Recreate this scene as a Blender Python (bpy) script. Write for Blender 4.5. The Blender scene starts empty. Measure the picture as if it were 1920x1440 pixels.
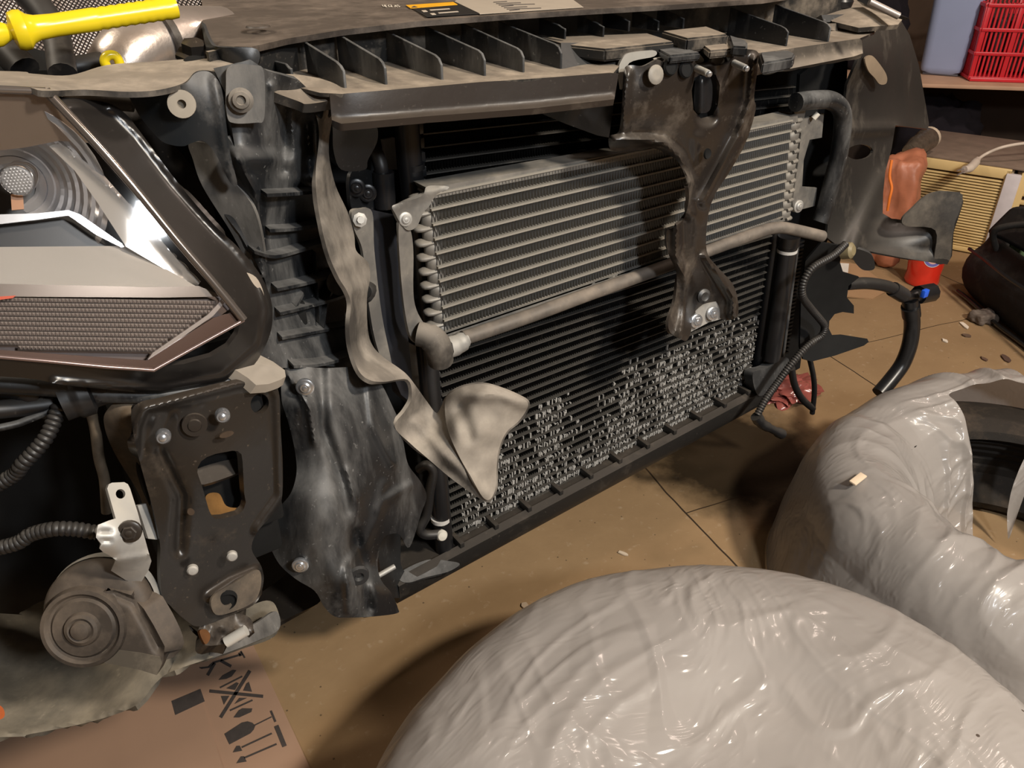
import bpy, bmesh, math, random
import numpy as np
from mathutils import Vector, Matrix, noise
from mathutils.geometry import delaunay_2d_cdt

SC = bpy.context.scene
COL = SC.collection
random.seed(7)

# ------------------------------------------------------------------ camera
F_PX, PITCH, YAW, H = 1507.0, math.radians(31.0), math.radians(55.3), 1.0
HEAD = Vector((math.cos(YAW), math.sin(YAW), 0))
RIGHT = Vector((math.sin(YAW), -math.cos(YAW), 0))
FWD = HEAD * math.cos(PITCH) + Vector((0, 0, -math.sin(PITCH)))
UP = HEAD * math.sin(PITCH) + Vector((0, 0, math.cos(PITCH)))
cam_d = bpy.data.cameras.new('camera')
cam_d.sensor_width = 36.0
cam_d.lens = F_PX / 1920.0 * 36.0
cam_d.clip_start = 0.01
cam_o = bpy.data.objects.new('camera', cam_d)
cam_o.matrix_world = Matrix((
    (RIGHT.x, UP.x, -FWD.x, 0), (RIGHT.y, UP.y, -FWD.y, 0),
    (RIGHT.z, UP.z, -FWD.z, H), (0, 0, 0, 1)))
COL.objects.link(cam_o)
SC.camera = cam_o

# ------------------------------------------------------------------ world, lamps, exposure
SC.view_settings.view_transform = 'Standard'
SC.view_settings.look = 'None'
SC.view_settings.gamma = 1.0
SC.view_settings.exposure = -0.12
wd = bpy.data.worlds.new('world'); SC.world = wd; wd.use_nodes = True
wd.node_tree.nodes['Background'].inputs[0].default_value = (0.9, 0.88, 0.95, 1)
wd.node_tree.nodes['Background'].inputs[1].default_value = 0.09

def lamp(name, loc, target, energy, color, size):
    l = bpy.data.lights.new(name, 'AREA'); l.shape = 'DISK'; l.size = size
    l.energy = energy; l.color = color
    o = bpy.data.objects.new(name, l); COL.objects.link(o)
    o.location = loc
    o.rotation_euler = (Vector(target) - Vector(loc)).to_track_quat('-Z', 'Y').to_euler()
    return o
lamp('ceiling_lamp', (1.05, -1.20, 2.30), (0.75, 0.7, 0.3), 78, (1.0, 0.89, 0.75), 0.22)
lamp('front_fill', (0.42, -1.00, 1.62), (0.45, 0.75, 0.55), 19, (0.92, 0.96, 1.0), 0.18)  # added cool front fill without a fixture, set for the headlight hot spot
lamp('engine_bay_lamp', (-0.55, 1.25, 1.9), (0.1, 1.0, 0.8), 12, (1.0, 0.88, 0.72), 0.2)
lamp('far_lamp', (2.2, 0.3, 2.45), (2.6, 1.0, 0.5), 20, (1.0, 0.80, 0.68), 0.3)

# ------------------------------------------------------------------ pixel ray -> point on a real plane
def ray(u, v):
    return FWD + RIGHT * ((u - 960.0) / F_PX) - UP * ((v - 720.0) / F_PX)
def U(u, v, y=None, z=None, x=None):
    d = ray(u, v)
    if y is not None: t = y / d.y
    elif z is not None: t = (z - H) / d.z
    else: t = x / d.x
    return Vector((0, 0, H)) + d * t

# ------------------------------------------------------------------ linking
WORLD = {}
def setp(o, label=None, cat=None, group=None, kind=None):
    if label: o['label'] = label
    if cat: o['category'] = cat
    if group: o['group'] = group
    if kind: o['kind'] = kind
    return o
def link(name, me, mat, parent=None, label=None, origin=None):
    co = [v.co for v in me.vertices]
    if origin is None:
        lo = Vector((min(c.x for c in co), min(c.y for c in co), min(c.z for c in co)))
        hi = Vector((max(c.x for c in co), max(c.y for c in co), max(c.z for c in co)))
        origin = Vector(((lo.x + hi.x) / 2, (lo.y + hi.y) / 2, lo.z))
    origin = Vector(origin)
    me.transform(Matrix.Translation(-origin))
    o = bpy.data.objects.new(name, me); COL.objects.link(o)
    if mat is not None:
        me.materials.clear(); me.materials.append(mat)
    pw = WORLD[parent] if parent is not None else Vector((0, 0, 0))
    WORLD[o] = origin
    if parent is not None: o.parent = parent
    o.location = origin - pw
    if label: o['label'] = label
    return o
def empty(name, loc, label, cat, group=None):
    o = bpy.data.objects.new(name, None); COL.objects.link(o)
    o.empty_display_size = 0.05; o.location = loc; WORLD[o] = Vector(loc)
    return setp(o, label, cat, group)
def mesh_from(bm, name, smooth=True, angle=35):
    me = bpy.data.meshes.new(name); bm.normal_update(); bm.to_mesh(me); bm.free()
    if smooth:
        me.shade_smooth()
        me.set_sharp_from_angle(angle=math.radians(angle))
    return me

# ------------------------------------------------------------------ curve helpers
def catmull(pts, n=6, closed=False):
    pts = [Vector(p) for p in pts]; out = []; L = len(pts)
    rng = range(L) if closed else range(L - 1)
    for i in rng:
        if closed: p0, p1, p2, p3 = pts[(i-1) % L], pts[i], pts[(i+1) % L], pts[(i+2) % L]
        else: p0, p1, p2, p3 = pts[max(i-1, 0)], pts[i], pts[i+1], pts[min(i+2, L-1)]
        for k in range(n):
            t = k / n
            out.append(0.5 * ((2*p1) + (p2-p0)*t + (2*p0-5*p1+4*p2-p3)*t*t + (3*p1-p0-3*p2+p3)*t**3))
    if not closed: out.append(pts[-1].copy())
    return out
def frames(pts):
    T = []
    for i in range(len(pts)):
        a = pts[max(i-1, 0)]; b = pts[min(i+1, len(pts)-1)]
        T.append((b - a).normalized())
    n = T[0].orthogonal().normalized(); N = []
    for t in T:
        n = (n - t * n.dot(t))
        n = n.normalized() if n.length > 1e-6 else t.orthogonal().normalized()
        N.append(n.copy())
    return T, N
def tube_bm(bm, pts, r, seg=12, caps=True, corr=0.0, corr_pitch=0.004):
    """round hose; r may be a list; corr = corrugation depth"""
    pts = [Vector(p) for p in pts]
    if corr:
        L = [0]
        for a, b in zip(pts, pts[1:]): L.append(L[-1] + (b-a).length)
        n = int(L[-1] / (corr_pitch / 3.0)); q = []
        rr = []
        j = 0
        for i in range(n + 1):
            s = L[-1] * i / n
            while j < len(L) - 2 and L[j+1] < s: j += 1
            t = (s - L[j]) / max(L[j+1] - L[j], 1e-9)
            q.append(pts[j].lerp(pts[j+1], t)); rr.append(r - (corr if i % 3 == 0 else 0))
        pts, r = q, rr
    T, N = frames(pts); rings = []
    for i, p in enumerate(pts):
        rad = r[i] if isinstance(r, (list, tuple)) else r
        B = T[i].cross(N[i])
        rings.append([bm.verts.new(p + (N[i]*math.cos(2*math.pi*k/seg) + B*math.sin(2*math.pi*k/seg)) * rad) for k in range(seg)])
    for a, b in zip(rings, rings[1:]):
        for k in range(seg):
            bm.faces.new((a[k], a[(k+1) % seg], b[(k+1) % seg], b[k]))
    if caps:
        bm.faces.new(list(reversed(rings[0]))); bm.faces.new(rings[-1])
def tube(name, pts, r, mat, parent=None, label=None, smooth=5, seg=12, **kw):
    bm = bmesh.new()
    p = catmull(pts, smooth) if smooth > 1 else [Vector(q) for q in pts]
    tube_bm(bm, p, r, seg, **kw)
    return link(name, mesh_from(bm, name, angle=50), mat, parent, label)
def box_bm(bm, lo, hi, M=None, bevel=0.0):
    v = []
    g = bmesh.ops.create_cube(bm, size=1.0)['verts']
    for q in g:
        q.co = Vector((lo[i] + (q.co[i] + 0.5) * (hi[i] - lo[i]) for i in range(3)))
    if bevel:
        es = list({e for q in g for e in q.link_edges})
        r = bmesh.ops.bevel(bm, geom=es, offset=bevel, segments=2, affect='EDGES', profile=0.5)
        g = list({q for q in g if q.is_valid} | set(r['verts']))
    if M is not None:
        for q in g: q.co = M @ q.co
def box(name, lo, hi, mat, parent=None, label=None, bevel=0.003, M=None):
    bm = bmesh.new(); box_bm(bm, lo, hi, M, bevel)
    return link(name, mesh_from(bm, name), mat, parent, label)
def axis_matrix(center, axis, up=(0, 0, 1)):
    z = Vector(axis).normalized(); up = Vector(up)
    x = up.cross(z)
    if x.length < 1e-4: x = Vector((1, 0, 0)).cross(z)
    x.normalize(); y = z.cross(x)
    c = Vector(center)
    return Matrix(((x.x, y.x, z.x, c.x), (x.y, y.y, z.y, c.y), (x.z, y.z, z.z, c.z), (0, 0, 0, 1)))
def lathe_bm(bm, prof, M, seg=24, caps=True, sx=1.0, sy=1.0):
    """prof: list of (r, h); revolved about local Z of M"""
    rings = []
    for r, h in prof:
        rings.append([bm.verts.new(M @ Vector((r*sx*math.cos(2*math.pi*k/seg), r*sy*math.sin(2*math.pi*k/seg), h))) for k in range(seg)])
    for a, b in zip(rings, rings[1:]):
        for k in range(seg): bm.faces.new((a[k], a[(k+1) % seg], b[(k+1) % seg], b[k]))
    if caps:
        bm.faces.new(list(reversed(rings[0]))); bm.faces.new(rings[-1])
def lathe(name, prof, center, axis, mat, parent=None, label=None, seg=24, **kw):
    bm = bmesh.new(); lathe_bm(bm, prof, axis_matrix(center, axis), seg, **kw)
    return link(name, mesh_from(bm, name), mat, parent, label)
def bolt(center, axis, r, mat, parent, name='bolt', label=None, flange=True, hexa=True, h=None):
    bm = bmesh.new(); M = axis_matrix(center, axis); h = h or r * 0.7
    if flange: lathe_bm(bm, [(r*1.55, -0.002), (r*1.55, r*0.16), (r*1.35, r*0.28), (r*0.9, r*0.3)], M, 20)
    if hexa: lathe_bm(bm, [(r, 0), (r, h*0.85), (r*0.86, h)], M, 6)
    else: lathe_bm(bm, [(r, 0), (r, h*0.7), (r*0.75, h)], M, 18)
    lathe_bm(bm, [(r*0.45, h*0.9), (r*0.45, h*1.12), (r*0.3, h*1.2)], M, 12)
    return link(name, mesh_from(bm, name), mat, parent, label)

# ------------------------------------------------------------------ formed sheets with relief
def tps(ctrl):
    c = np.array(ctrl, float); P = c[:, :2] / 300.0; z = c[:, 2]; n = len(c)
    if n < 4:
        A = np.c_[np.ones(n), P]; w, *_ = np.linalg.lstsq(A, z, rcond=None)
        return lambda q: np.c_[np.ones(len(q)), q/300.0] @ w
    def phi(r2): return np.where(r2 > 1e-12, r2*np.log(r2 + 1e-12), 0)
    d2 = ((P[:, None] - P[None])**2).sum(-1)
    K = phi(d2) + np.eye(n) * 1e-4; Q = np.c_[np.ones(n), P]
    A = np.block([[K, Q], [Q.T, np.zeros((3, 3))]])
    w = np.linalg.lstsq(A, np.r_[z, 0, 0, 0], rcond=None)[0]
    def f(q):
        q = np.asarray(q, float) / 300.0
        d2 = ((q[:, None] - P[None])**2).sum(-1)
        return phi(d2) @ w[:n] + np.c_[np.ones(len(q)), q] @ w[n:]
    return f
def inside(poly, pts):
    p = np.asarray(poly); x, y = pts[:, 0], pts[:, 1]; c = np.zeros(len(pts), bool)
    j = len(p) - 1
    for i in range(len(p)):
        xi, yi, xj, yj = p[i, 0], p[i, 1], p[j, 0], p[j, 1]
        m = ((yi > y) != (yj > y)) & (x < (xj-xi)*(y-yi)/((yj-yi) if yj != yi else 1e-9) + xi)
        c ^= m; j = i
    return c
def seg_dist(path, pts):
    best = np.full(len(pts), 1e9)
    for (a, b) in zip(path, path[1:]):
        a = np.array(a, float); b = np.array(b, float); ab = b - a; L = ab @ ab + 1e-9
        t = np.clip(((pts - a) @ ab) / L, 0, 1)
        best = np.minimum(best, np.linalg.norm(pts - (a + t[:, None]*ab), axis=1))
    return best
def resample(poly, step):
    out = []; L = len(poly)
    for i in range(L):
        a = Vector(poly[i]); b = Vector(poly[(i+1) % L]); n = max(1, int((b-a).length / step))
        for k in range(n): out.append(tuple(a.lerp(b, k/n)))
    return out
def ell(cx, cy, rx, ry=None, rot=0, n=20):
    ry = rx if ry is None else ry; c, s = math.cos(rot), math.sin(rot)
    return [(cx + rx*math.cos(2*math.pi*k/n)*c - ry*math.sin(2*math.pi*k/n)*s,
             cy + rx*math.cos(2*math.pi*k/n)*s + ry*math.sin(2*math.pi*k/n)*c) for k in range(n)]
def R(u, v, y, n):
    """real length that spans n view units at a point"""
    return n * (y / ray(u, v).y) / F_PX
def plane_y(p0, n):
    """depth function of a flat face through p0 with normal n"""
    p0 = Vector(p0); n = Vector(n); k = (p0 - Vector((0, 0, H))).dot(n)
    def f(q):
        return np.array([k / ray(u, v).dot(n) * ray(u, v).y for u, v in np.asarray(q)])
    return f
def sheet(name, outline, ctrl, mat, parent=None, label=None, holes=(), thick=0.003, res=9, ridges=(), smooth=True,
          plane='y', rough=0.0, rough_scale=9.0, soften=2):
    """A formed panel. outline/holes: view coordinates; ctrl: (u, v, depth) of its surface (plane y or z);
    ridges: (path, half width, height) press-formed relief; thick: real thickness in metres."""
    if smooth: outline = [tuple(p) for p in catmull([(a, b, 0) for a, b in outline], 5, True)]
    outline = resample([(p[0], p[1], 0) for p in outline], res)
    outline = [(p[0], p[1]) for p in outline]
    hol = [[(p[0], p[1]) for p in resample([(q[0], q[1], 0) for q in h], res*0.8)] for h in holes]
    o = np.array(outline); lo, hi = o.min(0), o.max(0)
    gx, gy = np.meshgrid(np.arange(lo[0]+res/2, hi[0], res), np.arange(lo[1]+res/2, hi[1], res*0.9))
    gx = gx + (np.arange(gx.shape[0]) % 2)[:, None] * res/2
    g = np.c_[gx.ravel(), gy.ravel()]
    g = g[inside(o, g)]
    for h in hol: g = g[~inside(h, g)]
    loops = [outline] + hol
    for lp in loops:
        g = g[seg_dist(list(lp) + [lp[0]], g) > res*0.45]
    verts = []; edges = []
    for lp in loops:
        s = len(verts); verts += list(lp); n = len(lp)
        edges += [(s+i, s+(i+1) % n) for i in range(n)]
    verts += [tuple(p) for p in g]
    vs, es, fs, *_ = delaunay_2d_cdt([Vector(v) for v in verts], edges, [], 0, 1e-4)
    V = np.array([(v.x, v.y) for v in vs])
    cen = np.array([V[list(f)].mean(0) for f in fs])
    keep = inside(o, cen)
    for h in hol: keep &= ~inside(h, cen)
    f = tps(ctrl) if not callable(ctrl) else ctrl
    D = f(V)
    for path, w, hgt in ridges:
        d = seg_dist(path, V); t = np.clip(d / w, 0, 1)
        D = D - hgt * (1 - t*t*(3-2*t)) * (1 if plane == 'y' else -1)
    bm = bmesh.new(); bv = []
    for (u, v), d in zip(V, D):
        if rough: d += rough * noise.noise(Vector((u, v, 3.1)) * (rough_scale/1000.0))
        bv.append(bm.verts.new(U(u, v, **{plane: float(d)})))
    for k, fc in zip(keep, fs):
        if k:
            try: bm.faces.new([bv[i] for i in fc])
            except ValueError: pass
    for v in [v for v in bm.verts if not v.link_faces]: bm.verts.remove(v)
    if ridges or rough:
        for _ in range(soften):
            bmesh.ops.smooth_vert(bm, verts=[v for v in bm.verts if not v.is_boundary], factor=0.5, use_axis_x=True, use_axis_y=True, use_axis_z=True)
    bm.normal_update()
    s = sum(fc.normal.dot(fc.calc_center_median() - Vector((0, 0, H))) for fc in bm.faces)
    if s > 0:
        for fc in bm.faces: fc.normal_flip()
    # back skin and rim: a real, closed thickness
    bm.normal_update()
    front = list(bm.faces); fv = list(bm.verts)
    nrm = {v: v.normal.copy() for v in fv}
    bd = [e for e in bm.edges if e.is_boundary]
    bmap = {v: bm.verts.new(v.co - nrm[v]*thick) for v in fv}
    for fc in front: bm.faces.new([bmap[v] for v in reversed(fc.verts)])
    for e in bd:
        a, b = e.verts
        lf = e.link_faces[0]; lv = list(lf.verts); i = lv.index(a)
        if lv[(i+1) % len(lv)] == b: bm.faces.new((b, a, bmap[a], bmap[b]))
        else: bm.faces.new((a, b, bmap[b], bmap[a]))
    me = mesh_from(bm, name, angle=50)
    return link(name, me, mat, parent, label)

def grid_surface(name, rows, mat, parent=None, label=None, thick=0.002, closed_u=False, sub=0, angle=60):
    """rows of 3D points lofted into a surface, given a real thickness"""
    bm = bmesh.new(); g = [[bm.verts.new(p) for p in r] for r in rows]
    n = len(g[0])
    for a, b in zip(g, g[1:]):
        for k in range(n if closed_u else n-1):
            try: bm.faces.new((a[k], a[(k+1) % n], b[(k+1) % n], b[k]))
            except ValueError: pass
    bm.normal_update()
    s = sum(fc.normal.dot(fc.calc_center_median() - Vector((0, 0, H))) for fc in bm.faces)
    if s > 0:
        for fc in bm.faces: fc.normal_flip()
    me = mesh_from(bm, name, angle=angle)
    o = link(name, me, mat, parent, label)
    if sub:
        m = o.modifiers.new('smooth', 'SUBSURF'); m.levels = sub; m.render_levels = sub
    if thick:
        m = o.modifiers.new('thickness', 'SOLIDIFY'); m.thickness = thick; m.offset = -1
    return o
def loft_rows(rows, n=6):
    """smooth a coarse control grid both ways"""
    a = [catmull(r, n) for r in rows]
    return [list(c) for c in zip(*[catmull(col, n) for col in zip(*a)])]
def lerp_rows(A, B, n):
    return [[a.lerp(b, k/n) for a, b in zip(A, B)] for k in range(n+1)]

# ------------------------------------------------------------------ materials
def M_(name):
    m = bpy.data.materials.new(name); m.use_nodes = True
    nt = m.node_tree; b = nt.nodes['Principled BSDF']
    return m, nt, b
def N(nt, t, **kw):
    n = nt.nodes.new(t)
    for k, v in kw.items():
        if hasattr(n, k): setattr(n, k, v)
        else: n.inputs[k].default_value = v
    return n
def rgb(c): return (c[0], c[1], c[2], 1)
def coords(nt, scale=(1, 1, 1), rot=(0, 0, 0)):
    g = N(nt, 'ShaderNodeNewGeometry'); mp = N(nt, 'ShaderNodeMapping')
    mp.inputs['Scale'].default_value = scale; mp.inputs['Rotation'].default_value = rot
    nt.links.new(g.outputs['Position'], mp.inputs['Vector'])
    return g, mp
def ramp(nt, src, a, b, ca=(0, 0, 0), cb=(1, 1, 1)):
    r = N(nt, 'ShaderNodeValToRGB'); e = r.color_ramp.elements
    e[0].position = a; e[1].position = b; e[0].color = rgb(ca); e[1].color = rgb(cb)
    nt.links.new(src, r.inputs[0]); return r
def mixc(nt, fac, a, b):
    m = N(nt, 'ShaderNodeMix'); m.data_type = 'RGBA'
    for s, v in ((0, fac), (6, a), (7, b)):
        if isinstance(v, bpy.types.NodeSocket): nt.links.new(v, m.inputs[s])
        else: m.inputs[s].default_value = v if s == 0 else rgb(v)
    return m.outputs[2]
def math_(nt, op, a, b=None, clamp=False):
    m = N(nt, 'ShaderNodeMath'); m.operation = op; m.use_clamp = clamp
    for s, v in ((0, a), (1, b)):
        if v is None: continue
        if isinstance(v, bpy.types.NodeSocket): nt.links.new(v, m.inputs[s])
        else: m.inputs[s].default_value = v
    return m.outputs[0]
def dusty(name, base, dust, amount=0.5, top=0.5, rough=0.5, metal=0.0, scale=14, streak=1.0, spots=0.25, bump=0.15, spec=0.5, drough=0.9):
    """a surface with settled road dust: more of it on upward faces, blotchy, with fine specks"""
    m, nt, b = M_(name)
    g, mp = coords(nt, (1, 1, 1.0/streak))
    n1 = N(nt, 'ShaderNodeTexNoise'); n1.inputs['Scale'].default_value = scale; n1.inputs['Detail'].default_value = 9; n1.inputs['Roughness'].default_value = 0.68
    nt.links.new(mp.outputs[0], n1.inputs['Vector'])
    blot = ramp(nt, n1.outputs['Fac'], 0.62 - amount*0.42, 0.86 - amount*0.30)
    sx = N(nt, 'ShaderNodeSeparateXYZ'); nt.links.new(g.outputs['Normal'], sx.inputs[0])
    up = math_(nt, 'MULTIPLY', math_(nt, 'MAXIMUM', sx.outputs[2], 0.0), top)
    n2 = N(nt, 'ShaderNodeTexNoise'); n2.inputs['Scale'].default_value = scale*17; n2.inputs['Detail'].default_value = 4
    nt.links.new(g.outputs['Position'], n2.inputs['Vector'])
    sp = ramp(nt, n2.outputs['Fac'], 0.66, 0.72)
    fac = math_(nt, 'ADD', math_(nt, 'ADD', math_(nt, 'MULTIPLY', blot.outputs[0], min(1.0, 0.35 + amount*0.6)), up), math_(nt, 'MULTIPLY', sp.outputs[0], spots), True)
    n3 = N(nt, 'ShaderNodeTexNoise'); n3.inputs['Scale'].default_value = scale*4; n3.inputs['Detail'].default_value = 6
    nt.links.new(g.outputs['Position'], n3.inputs['Vector'])
    d2 = mixc(nt, n3.outputs['Fac'], tuple(c*0.72 for c in dust), tuple(min(1, c*1.25) for c in dust))
    nt.links.new(mixc(nt, fac, base, d2), b.inputs['Base Color'])
    rr = N(nt, 'ShaderNodeMapRange'); rr.inputs['To Min'].default_value = rough; rr.inputs['To Max'].default_value = drough
    nt.links.new(fac, rr.inputs['Value']); nt.links.new(rr.outputs[0], b.inputs['Roughness'])
    if metal:
        mm = N(nt, 'ShaderNodeMapRange'); mm.inputs['To Min'].default_value = metal; mm.inputs['To Max'].default_value = 0.0
        nt.links.new(fac, mm.inputs['Value']); nt.links.new(mm.outputs[0], b.inputs['Metallic'])
    b.inputs['Specular IOR Level'].default_value = spec
    if bump:
        bp = N(nt, 'ShaderNodeBump'); bp.inputs['Strength'].default_value = bump; bp.inputs['Distance'].default_value = 0.002
        nt.links.new(n3.outputs['Fac'], bp.inputs['Height']); nt.links.new(bp.outputs[0], b.inputs['Normal'])
    return m
def plain(name, c, rough=0.5, metal=0.0, var=0.12, scale=40, spec=0.5, bump=0.0, coat=0.0, emit=None):
    m, nt, b = M_(name)
    g, mp = coords(nt)
    n = N(nt, 'ShaderNodeTexNoise'); n.inputs['Scale'].default_value = scale; n.inputs['Detail'].default_value = 5
    nt.links.new(mp.outputs[0], n.inputs['Vector'])
    nt.links.new(mixc(nt, n.outputs['Fac'], tuple(x*(1-var) for x in c), tuple(min(1, x*(1+var)) for x in c)), b.inputs['Base Color'])
    b.inputs['Roughness'].default_value = rough; b.inputs['Metallic'].default_value = metal
    b.inputs['Specular IOR Level'].default_value = spec; b.inputs['Coat Weight'].default_value = coat
    if bump:
        bp = N(nt, 'ShaderNodeBump'); bp.inputs['Strength'].default_value = bump; bp.inputs['Distance'].default_value = 0.002
        nt.links.new(n.outputs['Fac'], bp.inputs['Height']); nt.links.new(bp.outputs[0], b.inputs['Normal'])
    return m

DUST = (0.30, 0.245, 0.19); GREYDUST = (0.27, 0.25, 0.225)
MAT = dict(
    module=dusty('dusty black plastic', (0.010, 0.0112, 0.013), (0.25, 0.245, 0.235), 0.34, 0.34, 0.36, streak=3.4, spots=0.35),
    module_dust=dusty('heavily dusted plastic', (0.014, 0.0145, 0.015), (0.25, 0.235, 0.215), 0.60, 0.40, 0.45, streak=3.0, spots=0.3),
    module_dark=dusty('black plastic', (0.009, 0.0098, 0.011), (0.22, 0.215, 0.205), 0.14, 0.26, 0.34, streak=2.0, spots=0.2),
    shelf=dusty('dust covered plastic', (0.014, 0.0135, 0.013), (0.34, 0.28, 0.215), 0.34, 0.70, 0.42, spots=0.15),
    cover=dusty('brown dusted cover', (0.028, 0.022, 0.018), (0.19, 0.148, 0.115), 0.42, 0.40, 0.42, bump=0.3, spots=0.05),
    rubber=dusty('dusty rubber flap', (0.050, 0.044, 0.038), (0.40, 0.35, 0.29), 0.44, 0.62, 0.7, streak=2.0, spots=0.1),
    steel=dusty('black painted steel', (0.013, 0.0115, 0.0105), (0.17, 0.125, 0.085), 0.12, 0.18, 0.28, spots=0.25, bump=0.25),
    steel_brown=dusty('brown dusted steel', (0.018, 0.0145, 0.0125), (0.23, 0.19, 0.15), 0.26, 0.22, 0.28, spots=0.12, bump=0.15, scale=16),
    silver_dust=dusty('dull aluminium', (0.20, 0.195, 0.185), (0.29, 0.255, 0.205), 0.50, 0.4, 0.42, metal=0.55, bump=0.1),
    zinc=plain('zinc plated steel', (0.55, 0.57, 0.60), 0.30, 0.85, 0.2, 300),
    zinc_dust=dusty('dusty zinc', (0.42, 0.42, 0.41), (0.46, 0.42, 0.35), 0.5, 0.4, 0.4, metal=0.6, bump=0.1, spots=0.05),
    black=plain('satin black plastic', (0.011, 0.011, 0.012), 0.32, 0, 0.3, 60),
    blackmatte=plain('matte black', (0.009, 0.009, 0.009), 0.8, 0, 0.3, 60, 0.2),
    hose=dusty('black hose', (0.010, 0.010, 0.011), (0.16, 0.14, 0.115), 0.12, 0.25, 0.42, spots=0.1, bump=0.05),
    chrome=plain('chrome', (0.86, 0.86, 0.87), 0.07, 1.0, 0.02),
    yellow=plain('yellow plastic', (0.80, 0.61, 0.016), 0.26, 0, 0.05),
    rust=plain('rust', (0.20, 0.085, 0.025), 0.85, 0, 0.6, 90, 0.2, bump=0.5),
)
# ================================================================== the setting
def floor_material():
    m, nt, b = M_('worn brown floor slabs')
    g, mp = coords(nt, (1, 1, 1), (0, 0, math.radians(-78)))     # slabs lie at 78 degrees to the car
    sep = N(nt, 'ShaderNodeSeparateXYZ'); nt.links.new(mp.outputs[0], sep.inputs[0])
    s, t = sep.outputs[0], math_(nt, 'MULTIPLY', sep.outputs[1], -1.0)
    wob = N(nt, 'ShaderNodeTexNoise'); wob.inputs['Scale'].default_value = 6; nt.links.new(g.outputs['Position'], wob.inputs['Vector'])
    w = math_(nt, 'MULTIPLY', math_(nt, 'SUBTRACT', wob.outputs['Fac'], 0.5), 0.014)
    tt = math_(nt, 'DIVIDE', math_(nt, 'SUBTRACT', math_(nt, 'ADD', t, w), 0.765), 0.683)
    col = math_(nt, 'FLOOR', tt)
    def line(x, half):   # distance to the nearest integer, in metres
        f = math_(nt, 'ABSOLUTE', math_(nt, 'SUBTRACT', math_(nt, 'FRACT', math_(nt, 'ADD', x, 0.5)), 0.5))
        return math_(nt, 'LESS_THAN', f, half)
    l1 = math_(nt, 'MULTIPLY', line(tt, 0.0027), math_(nt, 'GREATER_THAN', tt, -0.5))
    off = math_(nt, 'MULTIPLY', math_(nt, 'MODULO', col, 2.0), 0.5)
    ss = math_(nt, 'SUBTRACT', math_(nt, 'DIVIDE', math_(nt, 'SUBTRACT', math_(nt, 'ADD', s, w), 0.968), 0.804), off)
    l2 = math_(nt, 'MULTIPLY', line(ss, 0.0016), math_(nt, 'GREATER_THAN', tt, 0.0))
    joint = math_(nt, 'MAXIMUM', l1, l2)
    n1 = N(nt, 'ShaderNodeTexNoise'); n1.inputs['Scale'].default_value = 5; n1.inputs['Detail'].default_value = 10; n1.inputs['Roughness'].default_value = 0.65
    nt.links.new(g.outputs['Position'], n1.inputs['Vector'])
    n2 = N(nt, 'ShaderNodeTexNoise'); n2.inputs['Scale'].default_value = 60; n2.inputs['Detail'].default_value = 6
    nt.links.new(g.outputs['Position'], n2.inputs['Vector'])
    c = mixc(nt, n1.outputs['Fac'], (0.21, 0.132, 0.066), (0.38, 0.255, 0.135))
    pale = ramp(nt, n2.outputs['Fac'], 0.62, 0.78)
    c = mixc(nt, math_(nt, 'MULTIPLY', pale.outputs[0], 0.35), c, (0.58, 0.47, 0.34))
    speck = N(nt, 'ShaderNodeTexVoronoi'); speck.inputs['Scale'].default_value = 34; nt.links.new(g.outputs['Position'], speck.inputs['Vector'])
    sp = math_(nt, 'LESS_THAN', speck.outputs['Distance'], 0.055)
    c = mixc(nt, math_(nt, 'MULTIPLY', sp, 0.7), c, (0.05, 0.035, 0.022))
    # oil stain soaked in under the far corner of the radiator
    st = N(nt, 'ShaderNodeVectorMath'); st.operation = 'DISTANCE'
    nt.links.new(g.outputs['Position'], st.inputs[0]); st.inputs[1].default_value = (1.17, 0.87, 0)
    sd = math_(nt, 'ADD', st.outputs['Value'], math_(nt, 'MULTIPLY', math_(nt, 'SUBTRACT', n1.outputs['Fac'], 0.5), 0.26))
    stain = ramp(nt, sd, 0.13, 0.24, (1, 1, 1), (0, 0, 0))
    c = mixc(nt, math_(nt, 'MULTIPLY', stain.outputs[0], 0.93), c, (0.012, 0.009, 0.006))
    c = mixc(nt, joint, c, (0.035, 0.022, 0.012))
    nt.links.new(c, b.inputs['Base Color'])
    rr = N(nt, 'ShaderNodeMapRange'); rr.inputs['To Min'].default_value = 0.85; rr.inputs['To Max'].default_value = 0.35
    nt.links.new(stain.outputs[0], rr.inputs['Value']); nt.links.new(rr.outputs[0], b.inputs['Roughness'])
    b.inputs['Specular IOR Level'].default_value = 0.3
    bp = N(nt, 'ShaderNodeBump'); bp.inputs['Strength'].default_value = 0.25; bp.inputs['Distance'].default_value = 0.002
    nt.links.new(math_(nt, 'SUBTRACT', n2.outputs['Fac'], joint), bp.inputs['Height']); nt.links.new(bp.outputs[0], b.inputs['Normal'])
    return m
X0, X1, Y0, Y1, Z1 = -2.6, 3.75, -2.8, 4.2, 2.75
def struct(name, lo, hi, mat):
    o = box(name, lo, hi, mat, bevel=0)
    o['kind'] = 'structure'; return o
wallm = plain('dim plaster', (0.42, 0.38, 0.34), 0.9, 0, 0.2, 3)
woodwall = plain('dark brown boarding', (0.10, 0.065, 0.045), 0.8, 0, 0.35, 9)
struct('floor', (X0, Y0, -0.06), (X1, Y1, 0), floor_material())
struct('ceiling', (X0, Y0, Z1), (X1, Y1, Z1+0.05), wallm)
struct('wall_left', (X0-0.05, Y0, 0), (X0, Y1, Z1), wallm)
struct('wall_right', (X1, Y0, 0), (X1+0.05, Y1, Z1), woodwall)
struct('wall_back', (X0, Y1, 0), (X1, Y1+0.05, Z1), wallm)
struct('wall_front', (X0, Y0-0.05, 0), (X1, Y0, Z1), wallm)

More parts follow.
